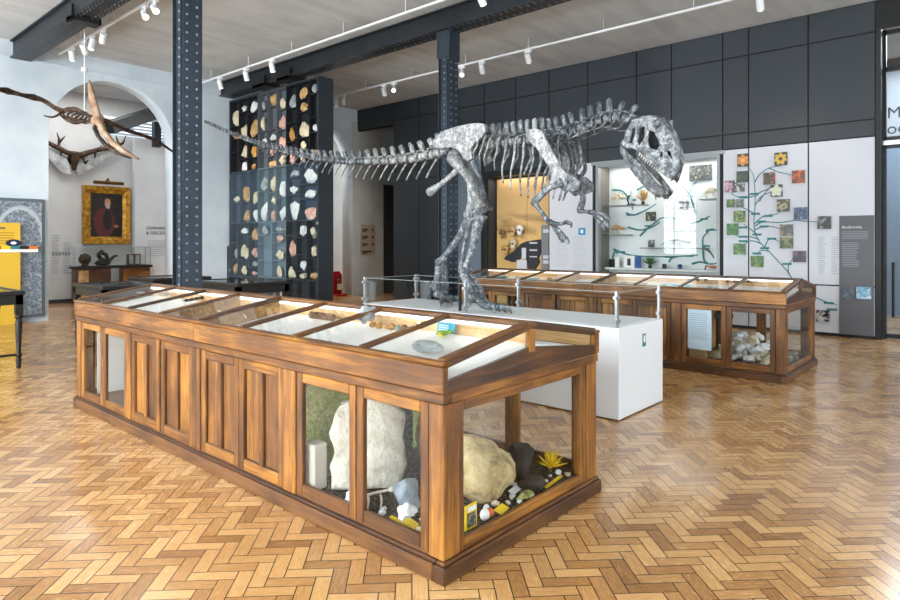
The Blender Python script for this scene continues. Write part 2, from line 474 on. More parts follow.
# recess linings
def recess(name, y0, y1, z0, z1, x0, x1, mat, backmat=None):
    m = MB()
    m.box(x0, x1, y0-.02, y0, z0-.02, z1+.02).box(x0, x1, y1, y1+.02, z0-.02, z1+.02)
    m.box(x0, x1, y0, y1, z1, z1+.02).box(x0, x1, y0, y1, z0-.02, z0)
    o = struct(m.build(name, mat))
    b = MB().box(x1, x1+.03, y0-.02, y1+.02, z0-.02, z1+.02).build('back_panel', backmat or mat, o)
    return o
recess('wall_niche', MUR[0], MUR[1], MUR[2], MUR[3], 12.5, 12.86, PANEL, PANEL)
rd = recess('wall_passage', DRW[0], DRW[1], DRW[2], DRW[3], 12.5, 12.72, PANEL, flat('passage_blue_grey', lin(112,126,140), .6))
# recess at the far end of the wall: side, back, dark doorway
struct(MB().box(12.5, 14.2, 13.05, 13.12, 0, CZ).build('wall_recess_side', PANEL))
struct(MB().box(14.15, 14.25, 13.1, 14.7, 0, CZ).build('wall_recess_back', WALLG))
struct(MB().box(13.42, 14.15, 14.66, 14.7, .0, 3.4).build('door_2', flat('brown_dark_door', lin(52,50,50), .5)))
struct(MB().box(12.17, 13.42, 14.68, 14.7, .0, 5.2).build('wall_pier', WALLG))
# ---- glass door at the right edge
d1 = MB()
for y in (1.54, .0): d1.box(12.56, 12.64, y-.022, y+.022, 0, 5.1)
for z in (.05, 3.18, 3.3, 4.45, 5.06): d1.box(12.56, 12.64, 0, 1.54, z-.035, z+.035)
d1 = struct(d1.build('door_1', DARKM))
MB().box(12.55, 12.65, 0, 1.56, 3.2, 3.27).build('transom', STEEL, d1)
MB().box(12.597, 12.603, .03, 1.515, .08, 3.15).build('pane', glass_mat('door_glass', (.80,.88,.95), 1.0), d1)
MB().box(12.597, 12.603, .03, 1.515, 3.32, 5.03).build('pane', GLASS, d1)
MB().tube([(12.53, 1.44-.02, .36), (12.53, 1.42, 1.27)], .02).box(12.53, 12.6, 1.41, 1.43, .45, .48).box(12.53, 12.6, 1.41, 1.43, 1.15, 1.18).build('handle', BLACKP, d1)
text('Ma\nodo', .26, TXTD, (12.585, 1.515, 3.64), ROT_X, 'lettering', d1)
struct(MB().box(12.56, 12.66, -5.0, -.04, 0, 5.1).build('wall_right_end', PANEL))
struct(MB().box(16.6, 16.7, -5.2, 14, 0, CZ).build('wall_outer', flat('hall_grey', lin(150,160,170), .7)))
# ---- room beyond the arches
struct(MB().box(-1.0, 17, 18.6, 18.75, 0, CZ).build('wall_inner_back', WALLI))
struct(MB().box(-1.1, -1.0, 15.15, 18.75, 0, CZ).build('wall_inner_side', WALLI))
LP = struct(MB().box(7.36, 9.6, 18.3, 18.5, 0, 4.5).build('wall_inner_partition', plaster('blue_white_partition', lin(206,210,216), lin(222,226,230))))
struct(MB().box(4.1, 7.36, 18.575, 18.6, 0, .1).build('baseboard_inner', flat('dark_skirting', lin(60,62,66), .6)))
struct(MB().box(14.1, 14.2, 14.7, 18.75, 0, CZ).build('wall_inner_end', WALLI))
# ---- riveted columns and roof beams
RIVETD = flat('dark_rivet_heads', lin(104,110,116), .4, .4)
def rivet(m, p, ax, r=.019):
    p = Vector(p); ax = Vector(ax); a = ax.orthogonal().normalized(); b = ax.cross(a)
    base = [m.bm.verts.new(p + (a*math.cos(k*PI/3) + b*math.sin(k*PI/3))*r) for k in range(6)]
    top = [m.bm.verts.new(p + ax*r*.7 + (a*math.cos(k*PI/3) + b*math.sin(k*PI/3))*r*.5) for k in range(6)]
    for k in range(6): m.bm.faces.new((base[k], base[(k+1)%6], top[(k+1)%6], top[k]))
    m.bm.faces.new(top)
def column(x, y, label):
    t = thing('riveted_column', label, 'column', (x, y, 0))
    s = .112
    m = MB().box(x-.085, x+.085, y-.085, y+.085, 0, 5.2)
    for sg in (-1, 1):
        m.box(x-s, x+s, y+sg*s-.012, y+sg*s+.012, 0, 5.2)
        m.box(x+sg*s*.78-.01, x+sg*s*.78+.01, y-s, y+s, 0, 5.2)
    m.build('shaft', COLM, t)
    fl = MB()
    for sg in (-1, 1):
        for e in (-1, 1):
            fl.box(x+sg*s*.78, x+sg*(s*.78+.05), y+e*s-.022 if e > 0 else y+e*s+.012, y+e*s-.012 if e > 0 else y+e*s+.022, 0, 5.2)
    fl.build('angle_iron', COLM, t)
    rv = MB(); z = .15
    while z < 5.2:
        for sx in (-.062, .062):
            rivet(rv, (x+sx, y-s-.012, z), (0,-1,0)); rivet(rv, (x+sx, y+s+.012, z), (0,1,0))
        rivet(rv, (x-s*.78-.01, y, z+.055), (-1,0,0)); rivet(rv, (x+s*.78+.01, y, z+.055), (1,0,0))
        z += .11
    stuff(rv.build('rivets', RIVET, t, smooth=True))
    MB().box(x-.2, x+.2, y-.2, y+.2, 0, .03).box(x-.16, x+.16, y-.16, y+.16, .03, .3).build('base_plate', COLM, t, bevel=.006)
    MB().hexa([(x-.14,y-.14,4.7),(x+.14,y-.14,4.7),(x+.14,y+.14,4.7),(x-.14,y+.14,4.75)], [(x-.13,y-.15,5.2),(x+.13,y-.15,5.2),(x+.13,y+.15,5.2),(x-.13,y+.15,5.2)]).build('capital', COLM, t)
column(3.63, 7.49, 'tall blue-grey riveted iron column rising behind the near end display case')
column(8.1, 7.22, 'riveted iron column behind the dinosaur skeleton, carrying the long roof beam')
def beam(x, w, y0, y1, label, brackets):
    t = thing('roof_beam', label, 'beam', (x, y0, 5.22))
    zb = 5.24
    m = MB().box(x-w/2, x+w/2, y0, y1, zb-.025, zb).box(x-w/2, x+w/2, y0, y1, CZ-.03, CZ-.005)
    for sg in (-.32, .32): m.box(x+sg*w-.012, x+sg*w+.012, y0, y1, zb, CZ-.03)
    m.build('girder', BEAMM, t)
    rv = MB(); y = y0 + .1
    while y < y1:
        for sx in (-.42, -.24, .24, .42): rivet(rv, (x+sx*w, y, zb-.025), (0,0,-1), .018)
        y += .13
    stuff(rv.build('rivets', RIVETD, t, smooth=True))
    for a, b in brackets:
        MB().box(x-w*.62, x+w*.62, a, b, zb-.1, zb-.03).box(x-w*.62, x-w*.5, a, b, zb-.1, zb+.14).box(x+w*.5, x+w*.62, a, b, zb-.1, zb+.14).build('splice_plate', DARKM, t, bevel=.008)
beam(8.1, .36, -5.0, 14.69, 'long charcoal riveted roof beam over the rock rack and the dinosaur', [(12.6, 13.1), (11.6, 12.1)])
beam(3.72, .36, -5.0, 14.69, 'charcoal riveted roof beam entering at the top above the pale arched wall', [(11.1, 11.35)])
# ---- track lights
def track(x, z, y0, y1, label):
    t = thing('lighting_track', label, 'lighting track', (x, y0, z))
    MB().box(x-.018, x+.018, y0, y1, z-.018, z+.018).build('rail', WHITEM, t)
    y = y0 + .4; k = 0
    while y < y1:
        MB().tube([(x, y, z), (x, y, CZ)], .006, 6).build('hanger', WHITEM, t); y += 1.6
T1, T2, T3 = 4.25, 7.25, 10.2
TZ = 5.35
track(T1, TZ, 3.0, 14.2, 'white ceiling lighting track leading towards the arch with the flying skeleton')
track(T2, TZ, -1.0, 14.6, 'white ceiling lighting track running just left of the long roof beam')
track(T3, TZ, -3.0, 13.6, 'white ceiling lighting track nearest the charcoal wall panels')
SPOTS = []
LENS = emit('lamp_lens', (1.0,.93,.82), 6.0)
def spotlight(x, y, aim, label, group):
    p = Vector((x, y, TZ)); d = (Vector(aim) - p).normalized()
    t = thing('track_spotlight', label, 'spotlight', (x, y, TZ-.02), group)
    MB().box(x-.025, x+.025, y-.07, y+.07, TZ-.07, TZ-.02).tube([(x, y, TZ-.06), (x, y, TZ-.13)], .012, 8).build('adapter', WHITEM, t)
    c = Vector((x, y, TZ-.17)); a = c - d*.09; b = c + d*.1
    MB().tube([a, a+d*.005, b-d*.005, b], [.045, .055, .055, .05], 14).build('lamp_head', WHITEM, t, smooth=False)
    MB().tube([b, b+d*.004], [.042, .04], 14).build('lens', LENS, t)
    SPOTS.append((b + d*.03, d, label))
def yat(px, py, x): return onX(px, py, x).y
def row(xt, pxs, aims, where, group):
    for k, (px, aim) in enumerate(zip(pxs, aims)):
        spotlight(xt, yat(px, 50, xt), aim, where[k], group)
row(T1, (72, 84, 92, 103, 145, 155), [(5.0,14.5,2.5),(5.6,14,3.2),(3.2,12,1),(4.6,14,3.5),(3,5,.9),(3,4,.9)],
    ['white spotlight on the track by the arch, the end one against the pale wall', 'white spotlight behind the hanging white cable, second from the pale wall',
     'small bright-lensed spotlight close to the hanging cable, third from the pale wall', 'white spotlight just past the hanging cable, fourth from the pale wall',
     'white spotlight at the top edge, outer one of a pair', 'white spotlight at the top edge beside the tall riveted column'], 'spotlights on the track by the arch')
row(T2, (220, 246, 272, 481), [(8.2,13.5,2.5),(8.2,12.5,2),(8.2,11.6,2.2),(8.6,4.5,.9)],
    ['white spotlight above the upper corner of the rock rack, nearest the wall', 'white spotlight on the middle track, second from the wall',
     'white spotlight on the middle track, third from the wall', 'white spotlight tucked above the beam at the top edge over the dinosaur'], 'spotlights on the middle track')
row(T3, (336, 343, 384, 394, 462, 482, 528, 760), [(11.5,14.5,1.4),(12.2,14.5,1.5),(12.3,12,2),(5.8,7,2),(5.8,5.2,1.6),(12.3,8.9,2),(12.3,7.4,2),(12.3,3.0,2.3)],
    ['white spotlight beside the top corner of the rock rack, further of the pair', 'white spotlight beside the top corner of the rock rack, nearer of the pair',
     'white spotlight before the dark overhang, further of the pair', 'white spotlight before the dark overhang, nearer of the pair',
     'white spotlight showing directly beside the riveted column', 'white spotlight a little past the riveted column, on the track by the dark panels',
     'lone white spotlight above the ribs of the dinosaur', 'lone white spotlight at the top edge over the dark panels'], 'spotlights on the track by the dark panels')
for p, d, lb in SPOTS:
    L = bpy.data.lights.new('lamp_beam', 'SPOT'); L.energy = 90; L.spot_size = math.radians(62); L.spot_blend = .7; L.shadow_soft_size = .05; L.color = (1, .9, .76)
    o = bpy.data.objects.new('lamp_beam', L); C.objects.link(o); o.location = p; o.rotation_euler = (-d).to_track_quat('Z', 'Y').to_euler()

# ---- daylight, room lamps and fill
def area(loc, rot, sx, sy, e, col=(1,1,1)):
    L = bpy.data.lights.new('area_light', 'AREA'); L.shape = 'RECTANGLE'; L.size = sx; L.size_y = sy; L.energy = e; L.color = col
    o = bpy.data.objects.new('area_light', L); C.objects.link(o); o.location = loc; o.rotation_euler = rot; return o
DAY = (.9, .95, 1.0)
for a, b in WIN_L: area((-4.52, (a+b)/2, 2.65), (0, -PI/2, 0), 3.3, b-a, 600, DAY)
for a, b in WIN_B: area(((a+b)/2, -5.32, 2.65), (PI/2, 0, 0), b-a, 3.3, 175, DAY)
area((5.5, 16.8, 5.5), (0, 0, 0), 3.0, 2.0, 105, (1,.98,.95))        # roof light of the inner room
area((11.2, 16.6, 5.5), (0, 0, 0), 2.0, 2.0, 120, (1,.98,.95))  # added fill light for the room behind the second arch, no lamp modelled
area((14.6, .5, 5.4), (0, 0, 0), 3.0, 3.0, 420, DAY)                  # hall beyond the glass door
area((12.7, 5.43, 3.24), (0, 0, 0), .3, 2.4, 19, (1,.97,.92))          # strip lamp in the showcase head
area((12.66, 8.87, 3.19), (0, 0, 0), .2, 1.6, 9, (1,.92,.78))         # lamp over the mural
W = bpy.data.worlds.new('sky'); SC.world = W; W.use_nodes = True
W.node_tree.nodes['Background'].inputs[0].default_value = (.75, .87, 1, 1); W.node_tree.nodes['Background'].inputs[1].default_value = 3.0

cam = bpy.data.cameras.new('camera'); cam.lens = FPX/900*36; cam.sensor_width = 36; cam.shift_y = -(300-HY)/900
co = bpy.data.objects.new('camera', cam); C.objects.link(co); co.location = (0, 0, EYE); co.rotation_euler = (PI/2, 0, -AYAW); SC.camera = co
SC.view_settings.view_transform = 'Standard'; SC.view_settings.look = 'None'; SC.view_settings.gamma = 1; SC.view_settings.exposure = 0.0
SC.cycles.transparent_max_bounces = 40
SC.cycles.sample_clamp_indirect = 6
# ================================================================== DISPLAY CASES
OX, OY = 2.19, 1.98
CW, CL = 1.46, 4.83
BZ0, BZ1 = .925, 1.035
def build_case():
    t = thing('display_case', 'long oak display case with a pale boulder behind its glass, in front of the dinosaur', 'display case', (OX, OY, 0), 'oak museum display cases')
    def B(m=None): return m or MB()
    def bx(m, x0, x1, y0, y1, z0, z1): return m.box(OX+x0, OX+x1, OY+y0, OY+y1, z0, z1)
    for (x0, x1, y0, y1), mt in (((-.025, CW+.025, -.025, .05), KX), ((-.025, CW+.025, CL-.05, CL+.025), KX), ((-.025, .05, .0501, CL-.0501), KY), ((CW-.05, CW+.025, .0501, CL-.0501), KY)):
        bx(MB(), x0, x1, y0, y1, 0, .082).build('base_board', mt, t, bevel=.008)
    for (x0, x1, y0, y1), mt in (((-.012, CW+.012, -.012, .04), KX), ((-.012, CW+.012, CL-.04, CL+.012), KX), ((-.012, .04, .0401, CL-.0401), KY), ((CW-.04, CW+.012, .0401, CL-.0401), KY)):
        bx(MB(), x0, x1, y0, y1, .082, .1).build('base_moulding', mt, t, bevel=.005)
    bx(MB(), .01, CW-.01, .01, CL-.01, .1, .115).build('cabinet_floor', KY, t)
    ZR = .836
    for x0, x1 in ((0, .12), (CW-.12, CW)):
        for y0, y1 in ((0, .10), (CL-.10, CL)):
            bx(MB(), x0, x1, y0, y1, .1, ZR).build('corner_post', WZ, t, bevel=.006)
    for y0, y1 in ((1.19,1.315), (2.355,2.41), (2.415,2.475), (3.56,3.645)):
        for x0, x1 in ((0.0, .04), (CW-.04, CW)):
            bx(MB(), x0, x1, y0, y1, .1, ZR).build('stile', WZ, t, bevel=.005)
    # doors on both long sides
    def door(side, y0, y1, kind):
        xa = .008 if side == 0 else CW-.008
        s = 1 if side == 0 else -1
        fw, d = .058, .03
        def bs(m, a0, a1, y0, y1, z0, z1): return bx(m, xa + s*a0, xa + s*a1, y0, y1, z0, z1)
        o = bpy.data.objects.new('door', None); C.objects.link(o); o.parent = t; o.empty_display_size = .05
        for a, b in ((y0, y0+fw), (y1-fw, y1)): bs(MB(), 0, d, a, b, .105, ZR-.004).build('stile', WZ, o, bevel=.005)
        for a, b in ((.105, .175), (ZR-.064, ZR-.004)): bs(MB(), 0, d, y0+fw, y1-fw, a, b).build('rail', WY, o, bevel=.005)
        if kind == 'glass':
            bs(MB(), .014, .02, y0+fw-.01, y1-fw+.01, .17, ZR-.06).build('pane', GLASS, o)
        else:
            mid = (y0+y1)/2
            bs(MB(), 0, d-.004, mid-.025, mid+.025, .175, ZR-.064).build('mullion', WZ, o, bevel=.005)
            for a, b in ((y0+fw, mid-.025), (mid+.025, y1-fw)):
                m = MB(); bs(m, .018, .028, a-.004, b+.004, .17, ZR-.06)
                m.build('door_panel', WZ, o)
                for q in (a, b-.008): bs(MB(), .009, .02, q, q+.008, .175, ZR-.064).build('bead', KZ, o)
                for q in (.175, ZR-.072): bs(MB(), .009, .02, a+.008, b-.008, q, q+.008).build('bead', KZ, o)
    for side in (0, 1):
        for y0, y1, k in ((.105,.64,'glass'), (.645,1.185,'glass'), (1.32,1.835,'panel'), (1.84,2.35,'panel'), (2.48,3.0,'panel'), (3.03,3.555,'panel'), (3.65,4.185,'glass'), (4.19,4.725,'glass')):
            door(side, y0, y1, k)
    # glazed ends
    for e in (0, 1):
        def be(m, x0, x1, a0, a1, z0, z1):
            return bx(m, x0, x1, a0, a1, z0, z1) if e == 0 else bx(m, x0, x1, CL-a1, CL-a0, z0, z1)
        o = bpy.data.objects.new('end_window', None); C.objects.link(o); o.parent = t; o.empty_display_size = .05
        be(MB(), .12, .155, .006, .04, .1, ZR).build('stile', WZ, o, bevel=.005); be(MB(), CW-.185, CW-.125, .006, .04, .1, ZR).build('stile', WZ, o, bevel=.005)
        be(MB(), .155, CW-.185, .006, .04, .1, .155).build('rail', WX, o, bevel=.005); be(MB(), .155, CW-.185, .006, .04, ZR-.055, ZR).build('rail', WX, o, bevel=.005)
        be(MB(), .15, CW-.18, .018, .024, .15, ZR-.05).build('pane', GLASS, o)
    # inner partitions closing the cupboards in the middle
    for y in (1.25, 3.6): bx(MB(), .045, CW-.045, y-.01, y+.01, .115, ZR+.04).build('partition', WP, t)
    # rail, fascia, lip
    for x0, x1 in ((-.008, .05), (CW-.05, CW+.008)): bx(MB(), x0, x1, -.008, CL+.008, ZR, .887).build('top_rail', WY, t, bevel=.005)
    for y0, y1 in ((-.008, .05), (CL-.05, CL+.008)): bx(MB(), .0501, CW-.0501, y0, y1, ZR, .887).build('end_top_rail', WX, t, bevel=.005)
    for s in (0, 1):
        xa, xb = (.016, CW/2-.012) if s == 0 else (CW-.016, CW/2+.012)
        MB().prism([(OX+xa, OY+.025, BZ0), (OX+xb, OY+.025, BZ1), (OX+xb, OY+.025, BZ1-.02), (OX+xa, OY+.025, BZ0-.02)], (0, CL-.05, 0)).build('desk_bed', WHITEC, t)
    for x0, x1 in ((-.016, .014), (CW-.014, CW+.016)):
        for y0, y1 in ((-.012, 2.41), (2.414, CL+.012)):
            bx(MB(), x0, x1, y0, y1, .889, 1.016).build('fascia', WY, t, bevel=.005)
    ZE, ZP = 1.032, 1.158; XM_ = CW/2
    for x0, x1 in ((.0145, .02), (CW-.02, CW-.0145)): bx(MB(), x0, x1, .035, CL-.035, .93, 1.002).build('inner_lining', WP, t)
    for sx in (0, 1):
        xa = -.024 if sx == 0 else CW+.024; xb = .045 if sx == 0 else CW-.045
        bx(MB(), min(xa,xb), max(xa,xb), -.018, CL+.018, 1.016, 1.036).build('eaves_moulding', WY, t, bevel=.008)
    bx(MB(), XM_-.04, XM_+.04, -.01, CL+.01, ZP-.03, ZP).build('ridge', KY, t, bevel=.006)
    P = lambda x, y, z: Vector((OX+x, OY+y, z))
    bx(MB(), XM_-.01, XM_+.01, .03, CL-.03, .93, ZP-.03).build('ridge_board', WP, t)
    for s in (-1, 1):
        bx(MB(), XM_+s*.012, XM_+s*.034, .04, CL-.04, ZP-.052, ZP-.031).build('light_strip', LED, t)
    n = 8; step = CL/n
    for s in (0, 1):
        ex = .01 if s == 0 else CW-.01; rx = XM_-.03 if s == 0 else XM_+.03
        for k in range(n+1):
            y = min(max(k*step, .025), CL-.025)
            w = .05 if k in (0, n) else (.07 if k == n//2 else .04)
            MB().bar(P(ex, y, ZE+.004), P(rx, y, ZP-.012), w, .026).build('rafter', KX, t, bevel=.004)
            if k in (4, 5):
                sg = 1 if s == 0 else -1
                MB().prism([P(ex+sg*.02, y-.007, BZ0), P(rx, y-.007, BZ1), P(rx, y-.007, ZP-.03), P(ex+sg*.02, y-.007, ZE-.012)], (0, .014, 0)).build('divider', WP, t)
        for k in range(n):
            a, b = k*step+.02, (k+1)*step-.02
            lo = [P(ex, a, ZE+.002), P(rx, a, ZP-.014), P(rx, b, ZP-.014), P(ex, b, ZE+.002)]
            MB().prism(lo, (0, 0, .005)).build('lid_pane', GLASS, t)
    for e in (0, 1):
        y0, y1 = (0.0, .022) if e == 0 else (CL-.022, CL)
        def ply(pts): return [P(x, y0, z) for x, z in pts]
        MB().prism(ply([(0.0,.887),(CW,.887),(CW,.94),(XM_,1.02),(0.0,.94)]), (0, y1-y0, 0)).build('gable_board', KX, t)
        for s in (-1, 1):
            a, b = (.03, XM_-.03) if s < 0 else (CW-.03, XM_+.03)
            o = MB().prism(ply([(a,.938),(b,1.012),(b,1.115),(a,1.015)]), (0, .006, 0)).build('gable_pane', GLASS, t)
        MB().box(OX+XM_-.03, OX+XM_+.03, OY+y0-.004, OY+y1+.004, .99, ZP-.02).build('gable_post', WZ, t, bevel=.004)
        for s in (0, 1):
            ex = 0 if s == 0 else CW; m = MB()
            m.bar(P(ex, (y0+y1)/2, ZE-.012), P(XM_, (y0+y1)/2, ZP-.022), .036, .034); m.build('gable_rim', KX, t, bevel=.004)
            bx(MB(), *( (0,.03) if s == 0 else (CW-.03, CW)), y0, y1, .889, 1.016).build('gable_end_post', WZ, t)
    return t
CASE = build_case()
CASE2 = copy_tree(CASE)
CASE2.location = (OX+5.64, OY-.09, 0)
CASE2['label'] = 'matching oak display case behind the white plinth, with white bones behind its glass doors'
DX, DY = 5.64, -.09

# ---- things lying in the sloping desk top of the near case
def rock(name, label, cat, c, r, scale, mat, seed, rotz=0, group=None, sub=3, bump=.22, freq=1.6, cuts=6, flat=None, tilt=0):
    R_ = Matrix.Rotation(rotz, 3, 'Z') @ Matrix.Rotation(tilt, 3, 'Y')
    m = MB().ball((0,0,0), r, sub, scale, R_, bump, freq, seed, None, cuts)
    lo = min(v.co.z for v in m.bm.verts)
    if flat: 
        for v in m.bm.verts: v.co.z = max(v.co.z, lo*flat)
        lo *= flat
    for v in m.bm.verts: v.co += Vector((0, 0, -lo+.001))
    o = m.build(name, mat, smooth=True); o.location = c
    o.data.set_sharp_from_angle(angle=.6)
    return tag(o, label, cat, group)
def bed(px, py, ox=OX, up=0.0):
    """where the line of sight through a pixel meets the sloping bed of a case top"""
    sl = (BZ1-BZ0)/(CW/2-.028); r = ray(px, py)
    k = (BZ0 + up - EYE - sl*(ox+.016))/(r.z - sl*r.x)
    p = Vector((r.x*k, r.y*k, EYE + r.z*k)); p.z += .026; return p
def bedx(px, x, dz=.016):
    """point of the near bed at depth x seen in image column px"""
    p = onX(px, 300, x); p.z = BZ0 + (BZ1-BZ0)*(x-OX-.016)/(CW/2-.028) + dz; return p

rock('fossil', 'long smooth grey fossil lying in the case top, in the pane next to the gable', 'fossil', bedx(427, 2.5, .02), .1, (1.0,.4,.34), ROCKS['grey'], 3, -1.1, cuts=3)
rock('crystal_cluster', 'clear white crystal cluster in the case top, second pane from the gable', 'mineral', bed(366, 330)+Vector((0,0,.012)), .08, (1,1,.7), ROCKS['grey'], 5, .4, cuts=14, sub=3, bump=.5, freq=2.6)
p = bedx(446, 2.86)
cd = thing('name_card', 'cyan printed card propped under the ridge, in the pane next to the gable', 'card', p)
m = MB(); m.bar(p+Vector((0,.07,.036)), p+Vector((0,-.07,.036)), .004, .06, (.25,0,1)); m.build('card', BLUEC, cd)
m = MB()
for k in range(3): m.bar(p+Vector((-.012+k*.003,.05,.022+k*.013)), p+Vector((-.012+k*.003,-.03,.022+k*.013)), .003, .006)
m.build('print', WHITEC, cd)
p = bedx(442, 2.8)
tg = thing('frog_model', 'yellow and green frog model in the case top, beside the cyan card', 'model animal', p)
MB().ball(p+Vector((0,0,.02)), .03, 2, (1.3,.9,.6), Matrix.Rotation(-.8,3,'Z'), .15).ball(p+Vector((.03,-.03,.026)), .018, 2, (1,1,.8)).build('body', flat('frog_green', lin(120,160,30)), tg, smooth=True)
for s in (-1, 1):
    q = p + Vector((s*.02, s*.02, 0))
    MB().tube([q+Vector((-.01,.01,.02)), q+Vector((s*.02-.02, s*.02, .016)), q+Vector((s*.025, s*.025-.015, .008))], [.01,.008,.005], 6).build('leg', flat('frog_yellow', lin(226,196,30)), tg, smooth=True)
cols = ['amber','amber','tan','amber','green-grey','brown']
for k in range(6):
    p = bedx(373+k*6.2, 2.78-.006*(k%2), .018)
    rock('amber_lump', ['amber lump heading the row below the ridge, second pane from the gable','second lump in the amber row, second pane from the gable','tan lump in the middle of the amber row, second pane','fourth lump of the amber row, last of its yellow ones','greenish lump in the amber row, second pane from the gable','brown lump ending the amber row toward the gable'][k], 'mineral', p, .026+.006*(k % 2), (1.1,.9,.8), ROCKS[cols[k]], 20+k, k, 'amber row in the case top', 2)
p = bedx(322, 2.8)
m = MB().tube([p+Vector((-.0,.13,.03)), p+Vector((.0,-.13,.03))], .026, 12); o = m.build('rolled_bark', ROCKS['brown'], None, True, off=p); tag(o, 'brown cylindrical bark fossil in the case top, third pane from the gable', 'fossil')
p = bed(232, 320.5)
o = MB().bar(p+Vector((-.0,.2,.022)), p+Vector((.0,-.2,.022)), .008, .036, (-.6,0,1)).build('blank_card', WHITEC, None, off=p); tag(o, 'large plain white card propped in the case top, fifth pane from the gable', 'card')
for k, (px, py) in enumerate(((187,305),(192,304),(197,303),(202,302),(208,300.5))):
    p = bed(px, py); m = MB()
    m.ball(p+Vector((0,0,.016)), .024, 2, (1,1,.6), None, .2, 3, k)
    for q in range(5):
        a = q*1.25+k; m.tube([p+Vector((0,0,.024)), p+Vector((math.cos(a)*.045, math.sin(a)*.045, .012))], [.007,.003], 5)
    o = m.build('trilobite', DARKM, None, True, off=p); tag(o, '%s black spiny fossil of the row in the case top, counted from the wall end' % ORD[k], 'fossil', 'black spiny fossils')
for k, (px, py, mt) in enumerate(((140,297,'grey'),(156,297.5,'white'),(268,312,'brown'),(255,309,'white'),(166,299,'grey'))):
    rock('small_fossil', ['grey lump in the case top, pane by the far end','white lump in the case top, second pane from the far end','brown lump low in the case top near its joint','white lump behind the brown one near the case joint','grey lump in the case top, third pane from the far end'][k], 'fossil', bed(px, py), .035, (1.3,1,.6), ROCKS[mt], 40+k, k)
# ---- things in the desk top of the far case
CYANL = flat('turquoise_card', lin(90,190,200), .5)
for k, (c_, nm) in enumerate(((TEALL,'dark teal first'),(BLUEC,'bright cyan second'),(TEAL,'teal third'),(WHITEC,'white fourth'),(ROCKS['tan'],'tan fifth'),(CYANL,'turquoise sixth'),(WHITEC,'white seventh'))):
    ye = OY+DY + CL*(7.5-k)/8 - .03
    x0, x1 = OX+DX+.12, OX+DX+.62; z = lambda x: BZ0 + (BZ1-BZ0)*(x-OX-DX-.016)/(CW/2-.028) + .003
    o = MB().prism([(x0, ye-.2, z(x0)), (x1, ye-.2, z(x1)), (x1, ye+.2, z(x1)), (x0, ye+.2, z(x0))], (0,0,.008)).build('backing_card', c_, None, off=(x0, ye, z(x0)))
    tag(o, '%s card under the far case lid, counted from the dinosaur legs' % nm, 'card')
    rr = random.Random(k); 
    for q in range(3):
        xs, ys = x0+.12+.1*q, ye-.12+.11*q
        rock('specimen', '%s of three small specimens on the %s card in the far case' % (('lowest','middle','topmost')[q], nm), 'specimen', (xs, ys, z(xs)+.01), rr.uniform(.03,.045), (1.2,.9,.6), ROCKS[rr.choice(['tan','grey','brown','green-grey','white'])], 300+k*3+q, q, 'specimens in the far case top', 2)
for k in range(8):
    px = (728 + k*7) if k < 5 else 690 + (k-5)*8; py = 285 if k < 5 else 283.5
    p = bed(px, py, OX+DX, .02)
    rock('shell_fossil', '%s brown shell in the far case top, counted from the gable end' % ORD[k], 'fossil', p, .035, (1,.8,.6), ROCKS['brown'], 60+k, k, 'brown shells in the far case top', 2)

# ---- near compartment of the near case: boulder, dark stones, pebbles, cards
Z0 = .117
o = MB().box(OX+.13, OX+CW-.13, OY+.044, OY+1.23, Z0, Z0+.012)
stuff(o.build('gravel_bed', mottled('dark_gravel', [lin(22,20,18), lin(66,60,52), lin(150,140,122)], 55, .9, 1.0, 3, .2, dist=.03)))
ZG = Z0+.012
BOULD = mottled('pale_yellow_boulder', [lin(118,98,68), lin(208,182,128), lin(238,220,172)], 9, .8, 1.0, dist=.03)
rock('boulder', 'large rounded pale yellow boulder behind the end glass of the near case', 'rock', (2.87, 2.38, ZG), .3, (.98,.86,.62), BOULD, 11, .5, None, 4, .16, 1.5, 5, .8)
DKR = mottled('black_stone', [lin(26,25,26), lin(54,52,52), lin(84,80,78)], 7, .6, .5)
rock('dark_stone', 'tall blackish stone leaning beside the pale boulder', 'rock', (3.27, 2.3, ZG), .135, (.95,.7,.95), DKR, 12, .7, None, 3, .25, 1.6, 6, .8, -.4)
rock('dark_stone', 'low dark rounded stone lying in front of the taller blackish one', 'rock', (3.14, 2.12, ZG), .075, (1.25,.8,.62), DKR, 13, .1, None, 3, .15, 1.4, 3, .7)
t = thing('yellow_flowering_plant', 'bright yellow model plant in the corner of the near case', 'model plant', (3.45, 2.2, ZG))
rr = random.Random(5); lf = MB()
for k in range(46):
    a, b = rr.uniform(0, 6.28), rr.uniform(.2, 1.3); ln = rr.uniform(.05, .12)
    d = Vector((math.cos(a)*math.cos(b), math.sin(a)*math.cos(b), math.sin(b))); q = Vector((3.45, 2.2, ZG+.03))
    lf.tube([q, q+d*ln*.6, q+d*ln], [.004, .013, .003], 5, .4)
lf.build('foliage', flat('bright_yellow_leaf', lin(244,208,30)), t, True)
MB().tube([(3.45,2.2,ZG), (3.45,2.2,ZG+.06)], .012, 6).build('stem', flat('olive_stem', lin(110,110,40)), t)
rr = random.Random(21)
def stick(a, b, label):
    a = Vector(a); b = Vector(b)
    o = MB().bar(a, b, .018, .01).build('marker_stick', YELC, None, off=a); tag(o, label, 'marker', 'yellow marker sticks')
stick((3.2, 2.07, ZG+.006), (3.42, 2.10, ZG+.006), 'yellow marker stick on the gravel in front of the yellow plant')
stick((2.29, 2.27, ZG+.006), (2.31, 2.47, ZG+.006), 'yellow marker stick lying by the blue-grey rock behind the corner door')
t = thing('picture_card', 'small yellow card with a dark picture, by the corner post of the near case', 'card', (2.5, 2.06, ZG))
MB().box(2.45, 2.54, 2.065, 2.075, ZG, ZG+.125).build('card', YELC, t)
